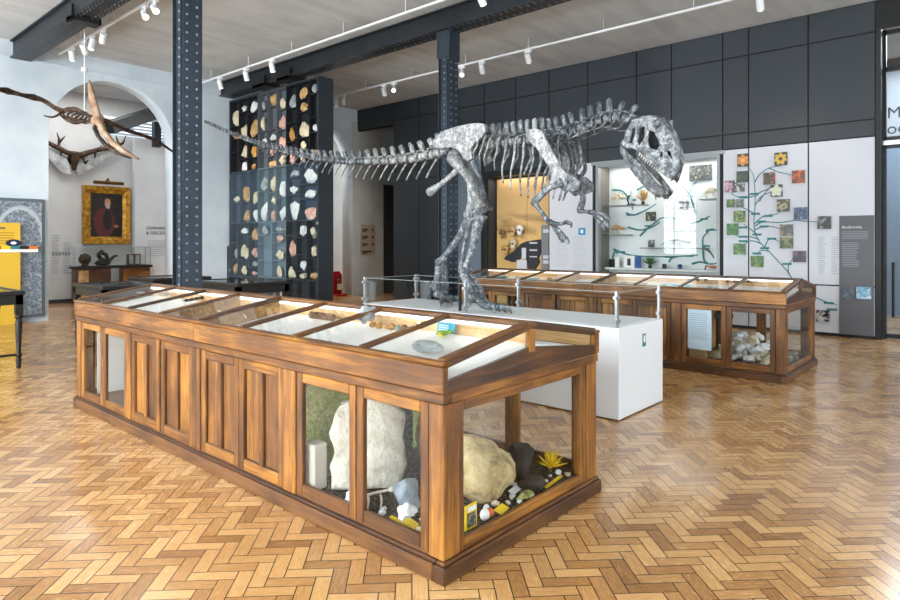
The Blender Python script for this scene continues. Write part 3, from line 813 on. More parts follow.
MB().box(2.462, 2.528, 2.06, 2.064, ZG+.015, ZG+.085).build('picture', mottled('dark_photo', [lin(20,24,20), lin(70,70,60), lin(200,200,190)], 30, .4, 0), t)
MB().box(2.462, 2.528, 2.06, 2.064, ZG+.095, ZG+.117).build('heading', WHITEC, t)
t = thing('snail_shell', 'little orange and white shell beside the yellow picture card', 'shell', (2.62, 2.075, ZG))
MB().ball((2.62, 2.075, ZG+.03), .032, 2, (1,.8,1)).build('body', WHITEC, t, True)
MB().ball((2.65, 2.065, ZG+.035), .024, 2).build('tip', flat('orange_shell', lin(206,96,40)), t, True)
k = 0; spots = [(2.76,2.06),(2.7,2.07),(3.02,2.16),(2.98,2.07),(2.3,2.16),(2.31,2.3),(2.34,2.24),(2.5,2.2),(2.3,2.37),(2.3,2.45),(2.34,2.38)]
while k < 66:
    x, y = (rr.uniform(2.72, 3.46), rr.uniform(2.055, 2.3)) if k < 48 else (rr.uniform(2.28, 2.42), rr.uniform(2.1, 2.72))
    if y < 2.04 + .5*0: continue
    if (x-2.87)**2/.075 + (y-2.38)**2/.06 < 1: continue
    if (x-3.24)**2 + (y-2.27)**2 < .022 or (x-3.14)**2 + (y-2.12)**2 < .013 or (x-3.42)**2+(y-2.22)**2 < .008 or abs(y-2.085) < .03 and 3.17 < x < 3.45 or x < 2.72 and y < 2.12 or 2.34<x<2.55 and y>2.33 or x < 2.42 and 2.56<y<2.7: continue
    if any((x-a)**2+(y-b_)**2 < .0032 for a, b_ in spots): tries = globals().get('tries', 0) + 1; k += tries % 40 == 0; continue
    spots.append((x, y))
    rock('pebble', 'small whitish pebble on the dark gravel of the near case', 'pebble', (x, y, ZG), rr.uniform(.016, .034), (1,.8,.6), ROCKS[rr.choice(['white','white','cream','cream'])], 100+k, rr.uniform(0,3), 'pebbles on the gravel', 1, cuts=2)
    k += 1
# compartment seen through the side doors
sl = plate([(-.21,0),(.2,0),(.225,.12),(.2,.3),(.215,.44),(.12,.53),(-.02,.555),(-.17,.49),(-.225,.34),(-.19,.2),(-.23,.1)], (), .15, .025)
bmesh.ops.subdivide_edges(sl.bm, edges=sl.bm.edges[:], cuts=2, use_grid_fill=True); sl.rough(.022, 9, 4)
bmesh.ops.transform(sl.bm, matrix=Matrix.Translation((2.5, 2.87, ZG+.02)) @ Matrix.Scale(.9, 4) @ Matrix.Rotation(-.85, 4, 'Z') @ Matrix.Rotation(PI/2-.08, 4, 'X'), verts=sl.bm.verts)
lo = min(v.co.z for v in sl.bm.verts)
for v in sl.bm.verts: v.co.z += ZG+.003-lo
o = sl.build('stone_slab', mottled('cream_slab', [lin(176,168,152), lin(212,206,192), lin(228,224,214)], 9, .75, 1.0, dist=.03), None, True, off=(2.53,2.87,ZG)); o.data.set_sharp_from_angle(angle=.6)
tag(o, 'tall cream stone slab standing behind the side glass doors', 'rock')
rock('blue_grey_rock', 'blue-grey block of rock low behind the corner glass door', 'rock', (2.47, 2.5, ZG), .112, (1.0,.72,.95), mottled('blue_slate', [lin(92,104,116), lin(140,152,162), lin(182,190,196)], 6, .6, .5), 15, .4, None, 3, .2, 1.5, 9, .75)
o = MB().box(2.25, 2.345, 3.06, 3.18, ZG+.001, ZG+.27).build('white_block', flat('greige_block', lin(190,184,170), .7), None, bevel=.006, off=(2.38,3.1,ZG)); tag(o, 'plain pale block standing behind the side glass door below the fern print', 'block')
rock('pale_rock', 'beige upright rock next to the dark green panel in the near case', 'rock', (3.01, 2.84, ZG), .17, (.6,.4,1.4), ROCKS['tan'], 17, -.6, None, 3, .2, 1.4, 6, .8)
rock('quartz_lump', 'clear white quartz lump at the foot of the stone slab', 'mineral', (2.3, 2.76, ZG), .055, (1,.8,.8), ROCKS['white'], 18, .3, None, 3, .4, 2.2, 12)
rock('quartz_lump', 'frosty white quartz lump in front of the blue-grey rock', 'mineral', (2.34, 2.38, ZG), .06, (1.2,.8,.7), ROCKS['white'], 19, .8, None, 3, .4, 2.2, 10)
def fern_print():
    m = Mat('fern_photograph', .55); v = m.coord('Object', (1,1,1))
    f = m.noise(v, 26, 6, .7, 2.2); g = m.noise(v, 6, 4, .6, .5)
    m.col(m.ramp(f*.65+g*.35, [(.28, lin(58,78,24)), (.42, lin(136,156,66)), (.55, lin(196,204,116)), (.72, lin(240,238,186))])); return m.m
o = MB().box(2.26, 3.58, 3.19, 3.205, ZG, .82).build('fern_photograph', fern_print(), None, off=(2.9,3.2,ZG)); tag(o, 'green fern photograph standing as backdrop inside the near case', 'photograph')
o = MB().bar((2.95, 3.06, ZG+.003), (2.96, 3.07, ZG+.5), .17, .015, (1,1,0)).build('patterned_panel', mottled('green_scales', [lin(14,20,12), lin(48,62,34), lin(120,130,84)], 40, .5, .6), None, off=(2.95,3.06,ZG)); tag(o, 'narrow dark green scaly panel standing between two pale rocks', 'panel')
t = thing('toy_skeleton', 'small white model skeleton at the foot of the stone slab', 'model animal', (2.335, 2.62, ZG))
q = Vector((2.335, 2.62, ZG))
MB().tube(smooth_path([q+Vector((-.07,.07,.06)), q+Vector((0,0,.085)), q+Vector((.05,-.05,.1))], 4), .008, 6).ball(q+Vector((.065,-.065,.105)), .02, 2, (1.3,1,.8)).build('body', TOOTH, t, True)
for a in (-.03, .02):
    for s in (-1, 1):
        p = q+Vector((a, -a, .075)); MB().tube([p, p+Vector((s*.02+.01, s*.02, -.035)), p+Vector((s*.02, s*.02, -.075))], [.006,.005,.005], 5).build('leg', TOOTH, t)
for k, (x, y, dx, dy, mt, lb) in enumerate(((2.3,2.16,.05,.03,WHITEC,'white slip lying on the gravel right behind the corner door'),(2.31,2.3,.03,.05,YELC,'small yellow slip lying on the gravel behind the corner door'),(2.5,2.2,.05,.04,WHITEC,'white slip on the gravel between the blue-grey rock and the boulder'),
        (3.02,2.16,.05,.025,WHITEC,'white slip on the gravel in front of the low dark stone'),(2.76,2.06,.05,.03,YELC,'yellow slip on the gravel at the foot of the pale boulder'))):
    o = MB().bar((x-dx, y, ZG+.016), (x+dx, y+.02, ZG+.016), dy*1.6, .004, (.0,-.4,1)).build('specimen_label', mt, None, off=(x,y,ZG)); tag(o, lb, 'label')
rock('ammonite', 'dark ridged fossil on the gravel behind the corner door, by the slips', 'fossil', (2.34,2.24,ZG), .045, (1,.8,.6), DKR, 81, .3, cuts=3)
rock('lichen_stone', 'yellow-green mottled stone just in front of the low dark stone', 'rock', (2.98,2.07,ZG), .045, (1.5,.8,.5), mottled('lichen', [lin(60,60,40), lin(150,150,80), lin(220,216,170)], 30, .8, .8), 82, -.2)
# far end of the near case: rock seen through the narrow doors
rock('pale_rock', 'pale rock on the floor of the near case behind its farthest glass door', 'rock', (2.45, 5.85, Z0), .15, (1,.8,.7), ROCKS['white'], 22, .4, None, 3, .2, 1.5, 6, .8)
o = MB().box(2.33, 3.5, 6.66, 6.68, Z0, .76).build('white_backing_board', WHITEC, None, off=(2.9,6.67,Z0)); tag(o, 'white board standing behind the farthest glass doors of the near case', 'board')

# ---- near compartment of the far case
FX, FY = OX+DX, OY+DY
rr = random.Random(33)
k = 0
BHX, BHY = FX+.70, FY+.60
for lay, (gx, gy, st) in enumerate(((4, 4, .195), (4, 3, .195), (2, 2, .195))):
    for ix in range(gx):
        for iy in range(gy):
            x = BHX + (ix-(gx-1)/2)*st; y = BHY + (iy-(gy-1)/2)*st
            rock('bone_fragment', 'white knobbly bone fragment in the heap behind the far case glass', 'bone fragment', (x, y, Z0+lay*.118), .082, (1.0,.85,.68), ROCKS[rr.choice(['white','white','cream'])], 200+k, rr.uniform(-.4,.4), 'heap of white bones in the far case', 2, .5, 2.4, 2, .7)
            k += 1
t = thing('antique_helmet_shell', 'dark domed shell perched above the white bone heap in the far case', 'shell', (FX+.21, FY+.74, Z0))
MB().ball((FX+.21, FY+.74, .68), .11, 3, (1,1,.8), None, .1, 2, 3, -.02).build('dome', DKR, t, True)
MB().tube([(FX+.21, FY+.74, Z0), (FX+.21, FY+.74, .66)], [.03, .03], 10).build('stand', ROCKS['cream'], t)
rock('moss_lump', 'greenish lump low behind the end glass of the far case', 'rock', (FX+.72, FY+.14, Z0), .075, (1.3,.8,.7), ROCKS['green-grey'], 71, .2)
rock('moss_lump', 'second greenish lump behind the end glass of the far case, toward the corner post', 'rock', (FX+1.0, FY+.14, Z0), .07, (1.2,.8,.8), ROCKS['green-grey'], 72, .9)
t = thing('hanging_text_sign', 'pale blue text panel hanging behind a glass door of the far case', 'text panel', (FX+.07, FY+.96, .3))
MB().box(FX+.05, FX+.058, FY+.83, FY+1.12, .27, .765).build('sheet', flat('pale_blue_sheet', lin(196,216,232)), t)
m = MB()
for q in range(13): m.box(FX+.046, FX+.05, FY+.87+.03*rr.random(), FY+1.09, .71-q*.026, .716-q*.026)
m.build('lettering', TXTG, t)
t = thing('carved_figure', 'black bird-like figure with a yellow neck beside the pale blue text panel', 'figure', (FX+.42, FY+1.1, Z0))
MB().ball((FX+.42, FY+1.06, .47), .13, 3, (1,.7,.75), None, .15).build('body', DKR, t, True)
MB().tube(smooth_path([(FX+.4, FY+1.1, .5), (FX+.39, FY+1.14, .6), (FX+.37, FY+1.12, .7)], 4), [.05]*5+[.04]*4, 10).build('neck', YELC, t, True)
MB().tube([(FX+.42, FY+1.06, Z0), (FX+.42, FY+1.06, .4)], .05, 8).box(FX+.3, FX+.52, FY+.98, FY+1.2, Z0, .3).build('stand', WP, t)
# ================================================================== PLINTH WITH GLASS BARRIER
PX0, PX1, PY0, PY1, PZ = 5.2, 6.15, 2.6, 6.08, .83
pl = thing('white_plinth', 'white plinth carrying the dinosaur, with a clear barrier round its top', 'plinth', (5.67, 4.45, 0))
MB().box(PX0, PX1, PY0, PY1, .012, PZ).build('body', PLINTHW, pl, bevel=.004)
MB().box(PX0+.01, PX1-.01, PY0+.01, PY1-.01, 0, .012).build('recessed_base', flat('brown_base_line', lin(96,60,38)), pl)  # brown strip set in under the plinth body
posts = [(PX0+.02, y) for y in (PY0+.03, 4.4, PY1-.03)] + [(PX1-.02, y) for y in (PY0+.03, 4.35, PY1-.03)]
for x, y in posts:
    p = MB().box(x-.02, x+.02, y-.012, y+.012, PZ, PZ+.33).build('barrier_post', STEEL, pl, bevel=.003)
    m = MB()
    for z in (PZ+.06, PZ+.27): m.tube([(x-.045, y, z), (x+.045, y, z)], .017, 10)
    m.build('glass_clamp', STEEL, p)
for x in (PX0+.045, PX1-.045):
    for a, b in ((PY0+.05, 4.36), (4.42, PY1-.05)):
        MB().box(x-.005, x+.005, a, b, PZ+.02, PZ+.315).build('barrier_pane', ACRYL, pl)
EDGE = flat('acrylic_edge', lin(168,182,184), .25)
for x in (PX0+.045, PX1-.045): MB().box(x-.005, x+.005, PY0+.05, PY1-.05, PZ+.3155, PZ+.319).build('barrier_edge', EDGE, pl)
for y in (PY0+.03, PY1-.03): MB().box(PX0+.06, PX1-.06, y-.005, y+.005, PZ+.3155, PZ+.319).build('barrier_edge', EDGE, pl)
for y in (PY0+.03, PY1-.03): MB().box(PX0+.06, PX1-.06, y-.005, y+.005, PZ+.02, PZ+.315).build('barrier_pane', ACRYL, pl)
p = onY(644, 340, PY0)
t = thing('sticker_sign', 'small teal sticker with a white figure on the plinth end', 'sticker', (p.x, PY0-.001, p.z))
MB().box(p.x-.033, p.x+.033, PY0-.004, PY0, p.z-.06, p.z+.06).build('sticker', TEALL, t)
MB().box(p.x-.018, p.x+.018, PY0-.006, PY0-.004, p.z-.02, p.z+.045).build('print', WHITEC, t)
# ================================================================== DINOSAUR SKELETON
XM = 5.7
def S(px, py, x=XM): return onX(px, py, x)
dino = thing('dinosaur_skeleton', 'large grey mounted dinosaur skeleton striding on the white plinth', 'skeleton', (XM, 4.5, PZ))
tailp = [(204,122),(227,132),(253,142),(280,150),(307,156.5),(333,160.5),(360,161.5),(387,161),(413,158.5),(437,153.5)]
trunk = [(455,148),(472,145),(488,144),(506,142),(524,140),(541,138.5),(554,137)]
neckp = [(566,134),(579,130),(591,125.5),(603,121),(615,118),(626,119),(633,123)]
spine = smooth_path([S(*p) for p in tailp + trunk + neckp], 24)
cum = [0]
for a, b in zip(spine, spine[1:]): cum.append(cum[-1] + (b-a).length)
TOT = cum[-1]
def at(s):
    s = min(max(s, 0), TOT)
    for i in range(len(cum)-1):
        if cum[i+1] >= s:
            k = (s-cum[i])/max(cum[i+1]-cum[i], 1e-6); return spine[i].lerp(spine[i+1], k), (spine[i+1]-spine[i]).normalized()
    return spine[-1], (spine[-1]-spine[-2]).normalized()
sT = cum[24*(len(tailp)-1)]; sD = cum[24*(len(tailp)+len(trunk)-2)+10]
def vertebra(s, L, r, h, lean, tp, name, wid=.5, mat=None):
    c, t = at(s); x = Vector((1,0,0)); u = x.cross(t)
    if u.z < 0: u = -u
    u.normalize(); m = MB()
    m.tube([c-t*L*.44, c-t*L*.34, c, c+t*L*.34, c+t*L*.44], [r*.8, r*1.05, r*.62, r*1.05, r*.8], 9)
    if h > .01:
        b0 = c+u*r*.5; tip = c+u*(r+h)-t*lean
        n = max(h*.32, .012); w = L*wid
        m.hexa([b0-t*w*.6-x*.016, b0+t*w*.5-x*.016, b0+t*w*.5+x*.016, b0-t*w*.6+x*.016], [tip-t*w*.5-x*.02, tip+t*w*.5-x*.02, tip+t*w*.5+x*.02, tip-t*w*.5+x*.02])
        m.ball(tip, max(.018, w*.42), 1, (.75,1.1,.8))
        for sg in (-1, 1): m.tube([b0+x*sg*.015-t*L*.2, b0+x*sg*.03+u*.03+t*L*.62], [.016,.012], 5)
    if tp > .01:
        for sg in (-1, 1):
            e = c+u*r*.6; m.tube([e, e+x*sg*tp*.6+u*tp*.25-t*tp*.12, e+x*sg*tp+u*tp*.22-t*tp*.25], [r*.45, r*.3, r*.22], 6, .6)
    m.rough(r*.16, 26, s)
    return m.build(name, mat or BONE, dino, True)
TAILV = []
s = .02
while s < sT - .02:
    f = s/sT; L = .085 + .1*f**.8
    r = .014 + .052*f**.9; h = .02 + .17*max(f-.25, 0)**1.1; 
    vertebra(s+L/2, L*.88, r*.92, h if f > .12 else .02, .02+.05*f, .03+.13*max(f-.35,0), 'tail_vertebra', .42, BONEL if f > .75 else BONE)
    TAILV.append((s+L/2, f, r)); s += L
# chevrons below the tail
for sv, f, r in TAILV[::1]:
    if f < .3: continue
    c, t = at(sv); ln = .05 + .36*max(f-.3, 0)**.8*.75
    p0 = c - Vector((0,0,r)); back = Vector((0, .55, -1)).normalized()
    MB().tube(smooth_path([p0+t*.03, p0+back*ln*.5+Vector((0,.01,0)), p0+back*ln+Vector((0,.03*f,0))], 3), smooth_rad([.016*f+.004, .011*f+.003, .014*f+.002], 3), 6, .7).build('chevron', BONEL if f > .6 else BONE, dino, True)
n = 17
for k in range(n):
    s = sT + (sD-sT)*(k+.5)/n; L = (sD-sT)/n
    vertebra(s, L*.94, .07, .145 if k > 1 else .17, .02, .13, 'back_vertebra', .52, BONEL if k % 3 == 0 else BONE)
n = 10
for k in range(n):
    s = sD + (TOT-sD-.02)*(k+.5)/n; L = (TOT-sD)/n
    vertebra(s, L*.96, .072-.012*k/n, .13 if k < 8 else .09, -.02 if k > 3 else .02, .1, 'neck_vertebra', .42)
    c, t = at(s)
    for sg in (-1, 1):
        MB().tube(smooth_path([c+Vector((sg*.07,0,-.03)), c+Vector((sg*.09,.06,-.09)), c+Vector((sg*.08,.26,-.10))+Vector((0,0,.10*(t.z)))-Vector((0,0,t.z*.2))], 3), smooth_rad([.012,.008,.003], 3), 5).build('neck_rib', BONE, dino, True)
# ribs on both sides
RIBS = [((487,140),(477,146),(474,158)), ((495,139),(482,148),(480,161)), ((503,138),(487,150),(485,166)), ((511,137),(497,151),(495,170)), ((520,136),(505,153),(503,183)), ((528,136),(514,156),(511,190)), ((536,136),(523,158),(521,196)), ((544,136),(533,160),(528,198)), ((551,136),(541,162),(535,198)), ((558,135),(549,162),(542,190)), ((565,134),(557,158),(550,180))]
for k, (tp_, md, en) in enumerate(RIBS):
    w = (.20,.25,.29,.32,.34,.36,.36,.35,.32,.28,.24)[k]
    T_, M_, E_ = S(*tp_, XM-.05), S(*md, XM-w), S(*en, XM-w*.85)
    q = T_.lerp(M_, .42) + Vector((-w*.28, 0, .055))
    for sg in (-1, 1):
        f = lambda p: Vector((XM + (p.x-XM)*(-sg), p.y, p.z))
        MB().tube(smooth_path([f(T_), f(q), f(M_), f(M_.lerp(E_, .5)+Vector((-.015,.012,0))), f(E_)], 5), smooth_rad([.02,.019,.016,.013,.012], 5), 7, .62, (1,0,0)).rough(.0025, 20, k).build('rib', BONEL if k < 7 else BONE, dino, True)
# pelvis
def side_plate(outl, x, th, name, mat, holes=(), bev=.008, xf=None, parent=None, rough=.006, px_=-.15):
    P2 = [S(px, py, XM+px_) for px, py in outl]; H2 = [[S(px, py, XM+px_) for px, py in h] for h in holes]
    m = plate([(p.y, p.z) for p in P2], [[(p.y, p.z) for p in h] for h in H2], th, bev)
    bmesh.ops.subdivide_edges(m.bm, edges=[e for e in m.bm.edges if e.calc_length() > .09], cuts=1)
    mapyz(m, 0)
    for v in m.bm.verts:
        v.co.x += (xf(v.co.y, v.co.z) if xf else x)
    m.rough(rough, 14, x)
    return m.build(name, mat, parent or dino, True)
ILI = [(435,142),(440,136),(448,131),(458,127.5),(470,125),(480,124),(486,125),(487,131),(483,138),(476,143),(472,150),(474,158),(470,161),(465,156),(461,150),(453,147),(444,148.5),(437,147)]
for sg in (-1, 1): side_plate(ILI, XM+sg*.17, .05, 'ilium', BONEL)
def bone(pts, rad, name, mat=BONE, n=9, fl=1.0, k=5, rough=.006, seed=0):
    return MB().tube(smooth_path(pts, k), smooth_rad(rad, k), n, fl, (1,0,0)).rough(rough, 16, seed).build(name, mat, dino, True)
for sg in (-1, 1):
    xs = XM + sg*.12
    bone([S(466,156,xs), S(455,172,XM+sg*.07), S(441,184,XM+sg*.05), S(434,189,XM+sg*.05), S(429,193,XM+sg*.05)], [.06,.038,.034,.05,.06], 'ischium', BONEL, 8, .8)
    bone([S(470,157,xs), S(477,172,XM+sg*.09), S(482,190,XM+sg*.05), S(484,203,XM+sg*.04), S(490,210,XM+sg*.04)], [.06,.04,.036,.05,.055], 'pubis', BONE, 8, .8)
MB().ball(S(466,152), .1, 2, (1.6,1.5,.9), None, .3).build('sacrum', BONE, dino, True)
# hind legs
def leg(sg, hip, knee, ankle, mt, toes, heel):
    x = [XM+sg*d for d in (.2, .25, .27, .26)]
    a, b, c, d = S(*hip, x[0]), S(*knee, x[1]), S(*ankle, x[2]), S(*mt, x[3])
    mid = (a+b)/2 + Vector((0, -.05, .02))
    bone([a+Vector((-sg*.1,0,.03)), a, a.lerp(mid,.5), mid, mid.lerp(b,.6), b], [.08,.09,.058,.05,.056,.092], 'femur', BONEL, 10, .9)
    MB().ball(b+Vector((0,.03,-.03)), .1, 2, (.8,.8,.8), None, .25).build('knee_joint', BONE, dino, True)
    b2 = b+Vector((0,.0,-.06))
    bone([b2, b2.lerp(c,.15), b2.lerp(c,.5)+Vector((0,-.015,0)), b2.lerp(c,.85), c], [.1,.072,.042,.042,.07], 'shin_bone', BONE, 10, .85)
    bone([b2+Vector((sg*.05,.07,0)), b2.lerp(c,.5)+Vector((sg*.05,.07,0)), c+Vector((sg*.04,.03,.02))], [.045,.02,.03], 'outer_shin_bone', BONE, 7)
    MB().ball(c, .08, 2, (1.1,.9,.7), None, .3).build('ankle_joint', BONE, dino, True)
    for q, off in enumerate((-.065, 0, .065)):
        bone([c+Vector((off*.7,0,-.04)), c.lerp(d,.5)+Vector((off,-.01,0)), d+Vector((off*1.25,0,0))], [.055,.042,.056], 'metatarsal', BONE, 8)
        tip = onZ(*toes[q], PZ+.03); tip.x = max(tip.x, 5.35+.03*(2-q)) if sg < 0 else min(tip.x, 6.03-.02*q); st = d+Vector((off*1.25,0,-.02))
        m1 = st.lerp(tip,.38); m1.z = PZ+.088; m2 = st.lerp(tip,.7); m2.z = PZ+.07
        bone([st, st.lerp(m1,.5)+Vector((0,0,.005)), m1, m1.lerp(m2,.5)-Vector((0,0,.008)), m2], [.056,.042,.048,.038,.042], 'toe', BONE, 8, .9, 3)
        t2 = tip.copy(); t2.z = PZ+.02
        bone([m2, m2.lerp(tip,.6)+Vector((0,0,.028)), t2], [.04,.034,.008], 'toe_claw', BONE, 7, .8, 3, .002)
    h = d + Vector((0, .1, 0)); bone([c.lerp(d,.6)+Vector((-sg*.06,.04,0)), h+Vector((-sg*.07,.05,-.06)), Vector((h.x-sg*.07, h.y+.02, PZ+.03))], [.022,.016,.006], 'hind_claw', BONE, 6, 1, 3)
leg(-1, (454,158), (480,209), (465,271), (475,293), ((497,313),(488,316),(477,314)), None)
leg(1, (462,157), (472,212), (441,262), (440,291), ((463,303),(452,305),(441,306)), None)
p = onZ(460, 311, PZ); MB().tube([(p.x, p.y, PZ+.002), (p.x, p.y, PZ+.42)], .018, 8).build('support_rod', DARKM, dino)
# shoulder girdle and arms
SCA = [(526,134),(531,130),(537,129.5),(542,132),(546,140),(553,153),(560,166),(567,175),(564,182),(557,179),(550,168),(543,156),(536,146),(529,140)]
COR = [(558,176),(565,173),(573,176),(580,182),(580,189),(573,192),(564,190),(558,184)]
for sg in (-1, 1):
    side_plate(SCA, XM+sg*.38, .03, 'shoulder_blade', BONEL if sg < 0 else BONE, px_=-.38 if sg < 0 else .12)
    side_plate(COR, XM+sg*.36, .05, 'coracoid', BONE, [[(567,179),(571,180),(571,184),(567,184)]], px_=-.36 if sg < 0 else .1)
bone([S(560,176,XM-.36), S(574,193,XM-.2), S(577,192,XM), S(580,190,XM+.2), S(580,176,XM+.36)], [.02,.024,.024,.024,.02], 'wishbone', BONE, 7)
bone([S(577,180,XM+.36), S(585,170,XM+.38), S(582,158,XM+.38), S(572,150,XM+.36)], [.03,.022,.022,.03], 'shoulder_strut', BONE, 7)
def arm(sg, sh, mid, el, wr, kn, digs):
    x = XM+sg*.4
    a, m_, b, c, d = (S(*q, x) for q in (sh, mid, el, wr, kn))
    bone([a, a.lerp(m_,.5), m_, b], [.05,.034,.03,.042], 'upper_arm_bone', BONE, 8)
    for q, o in enumerate((-.022, .022)):
        bone([b+Vector((o,0,0)), b.lerp(c,.5)+Vector((o*1.3,o,0)), c+Vector((o,0,0))], [.03,.018,.024], 'forearm_bone', BONE, 7)
    MB().ball(c.lerp(d,.2), .034, 2, (1,1,.8), None, .3).build('wrist_joint', BONE, dino, True)
    for q, dg in enumerate(digs):
        pts = [c.lerp(d,.3)+Vector(((q-1)*.03,0,0))] + [S(px, py, x+(q-1)*.05) for px, py in dg]
        bone(pts[:-1], [.024]+[.018]*(len(pts)-2), 'finger', BONE, 7, 1, 3, .003)
        e = pts[-2]; f = pts[-1]; bone([e, e.lerp(f,.5)+(e-pts[-3]).normalized()*.03, f], [.024,.018,.004], 'hand_claw', BONE, 7, .7, 3, .001)
arm(-1, (562,182), (548,189), (534,202), (548,221), (556,226), [[(560,224),(566,222),(571,228)], [(560,231),(566,238),(567,243)], [(555,229),(560,237),(563,242)]])
arm(1, (577,186), (583,197), (580,211), (590,212), (596,214), [[(600,213),(605,215),(609,221)], [(600,217),(605,222),(607,228)], [(597,219),(602,224),(603,229)]])
# skull and lower jaw
def grow(h, k):
    cx = sum(p[0] for p in h)/len(h); cy = sum(p[1] for p in h)/len(h); return [(cx+(x-cx)*k, cy+(y-cy)*k) for x, y in h]
def skull_w(px, k=1.0):
    q = min(max((678.5-px)/56.5, 0), 1); return (.05 + .145*q**.8)*k
def skull_plate(outl, sg, th, name, mat, holes=(), bev=.008, k=1.0, parent=None, mid=False):
    m = plate(outl, holes, th*100, bev*100)
    bmesh.ops.subdivide_edges(m.bm, edges=[e for e in m.bm.edges if (Vector(e.verts[0].co.xy)-Vector(e.verts[1].co.xy)).length > 7], cuts=1)
    for v in m.bm.verts:
        w = skull_w(v.co.x, k); p = S(v.co.x, v.co.y, XM-(.06 if mid else w)); v.co = Vector(((XM + .02 if mid else XM + sg*w) + v.co.z/100, p.y, p.z))
    m.rough(.006, 14, sg); return m.build(name, mat, parent or dino, True)
def on_skull(px, py, sg, k=1.0):
    w = skull_w(px, k); p = S(px, py, XM-w); return Vector((XM+sg*w, p.y, p.z))
SK = [(633,121),(640,118),(648,116.5),(653,116),(658,119),(661,124),(666,127),(670,134),(674.5,144),(678,154),(678.5,163),(676,171),(671.5,178),(667,176.5),(660,171),(652,163.5),(645,156),(639,150.5),(633,147.5),(627,148),(621.5,143.5),(625,139),(628,131),(631,125)]
HL = [[(632,130),(635.5,126.5),(636.5,133),(633,144),(629.5,141)], [(640,128.5),(645,127),(645,137),(640,145.5),(637.5,141)], [(650,131),(655,133),(659.5,144),(657,149.5),(650,147),(648,140)], [(660.5,152.5),(664,151.5),(663.5,157),(660,157.5)], [(667.5,149.5),(671.5,152),(674.5,162),(671,158.5),(667.5,154.5)]]
def grow(h, k):
    cx = sum(p[0] for p in h)/len(h); cy = sum(p[1] for p in h)/len(h); return [(cx+(x-cx)*k, cy+(y-cy)*k) for x, y in h]
HL = [grow(h, 1.22) for h in HL]
skull = skull_plate(SK, -1, .035, 'skull', BONE, HL, .01)
skull_plate(SK, 1, .035, 'skull_side', BONE, HL, .01, 1, skull)
SKSHADE = mottled('skull_interior_shade', [lin(12,13,15), lin(32,34,37), lin(64,67,70)], 20, .6, .8)
skull_plate(grow(SK, .88), 0, .05, 'skull_shade_plate', SKSHADE, (), .01, 1, skull, True)  # added mid-plane plate, coloured dark to imitate shade inside the skull
def roof(line, name, xk, parent, mat=BONE):
    m = MB(); rows = []
    for px, py in line:
        p = on_skull(px, py, -1, xk); w = XM - p.x
        rows.append([m.bm.verts.new(Vector((XM+w*q, p.y, p.z + .022*(1-q*q)))) for q in (-1,-.5,0,.5,1)])
    low = [[m.bm.verts.new(v.co + Vector((0, .01, -.035))) for v in r] for r in rows]
    for i in range(len(rows)-1):
        for k in range(4):
            m.bm.faces.new((rows[i][k], rows[i][k+1], rows[i+1][k+1], rows[i+1][k]))
            m.bm.faces.new((low[i][k+1], low[i][k], low[i+1][k], low[i+1][k+1]))
        m.bm.faces.new((rows[i][0], rows[i+1][0], low[i+1][0], low[i][0])); m.bm.faces.new((rows[i][4], low[i][4], low[i+1][4], rows[i+1][4]))
    m.bm.faces.new(rows[0] + low[0][::-1]); m.bm.faces.new(rows[-1] + low[-1][::-1])
    m.rough(.008, 12, 3); return m.build(name, mat, parent, True)
roof(SK[:13], 'skull_roof', 1.0, skull)
for sg in (-1, 1):
    p = on_skull(660, 122, sg); q = on_skull(664, 117.5, sg)
    MB().tube([p+Vector((0,.05,-.04)), p, q], [.05,.042,.012], 7).rough(.006, 15).build('brow_horn', BONE, skull, True)
    for k in range(15):
        u = k/14; a = Vector((671,177,0)).lerp(Vector((641,152,0)), u); p = on_skull(a.x, a.y, sg)
        MB().tube([p+Vector((0,0,.02)), p+Vector((0,.01,-.018)), p+Vector((0,.022,-.052+.016*u))], [.013,.010,.003], 6).build('upper_tooth', TOOTH, skull, True)
JW = [(621.5,146),(627,151.5),(633,157.5),(640,164.5),(648,173),(655,181.5),(661,187),(664.5,190),(662,194),(656,194.5),(648,189),(640,180),(632,170),(626,160),(621,151)]
JH = [[(631,161),(635.5,164),(639,170),(634,167)]]
jaw = skull_plate(JW, -1, .04, 'lower_jaw', BONE, JH, .012, .9)
skull_plate(JW, 1, .04, 'jaw_side', BONE, JH, .012, .9, jaw)
roof([(662,188),(664,190),(661.5,193.5),(656,194)], 'chin', .9, jaw)
for sg in (-1, 1):
    for k in range(11):
        u = k/10; a = Vector((661,187.5,0)).lerp(Vector((643,168,0)), u); p = on_skull(a.x, a.y, sg, .9)
        MB().tube([p-Vector((0,0,.02)), p+Vector((0,.006,.02)), p+Vector((0,.014,.04))], [.012,.009,.003], 6).build('lower_tooth', TOOTH, jaw, True)
# ================================================================== ROCK RACK
RX, RY0, RY1, RZ = 8.2, 11.03, 14.62, 5.1
rk = thing('specimen_rack', 'towering wall rack of dark compartments full of stones, under the roof beam', 'specimen rack', (RX, 12.8, 0))
MB().box(RX-.02, RX+.38, RY0-.04, RY0, 0, RZ+.04).build('end_panel', PANEL, rk)
MB().box(RX-.02, RX+.38, RY1, RY1+.03, 0, RZ+.04).build('end_panel', PANEL, rk)
MB().box(RX-.02, RX+.38, RY0, RY1, RZ, RZ+.04).build('top_panel', PANEL, rk)
MB().box(RX+.36, RX+.38, RY0, RY1, 0, RZ).build('back_panel', PANEL, rk)
bay = [RY1, yat(258, 150, RX), yat(286, 150, RX), RY0]
tier = [5.1, 3.33, 2.07, .77, .06]
mcol = [[(34,36,40),(92,98,104),(30,32,36)], [(58,76,92),(98,116,124),(54,72,88)], [(44,56,70),(112,130,142),(36,44,54)], [(62,76,90),(88,104,116),(40,50,62)]]
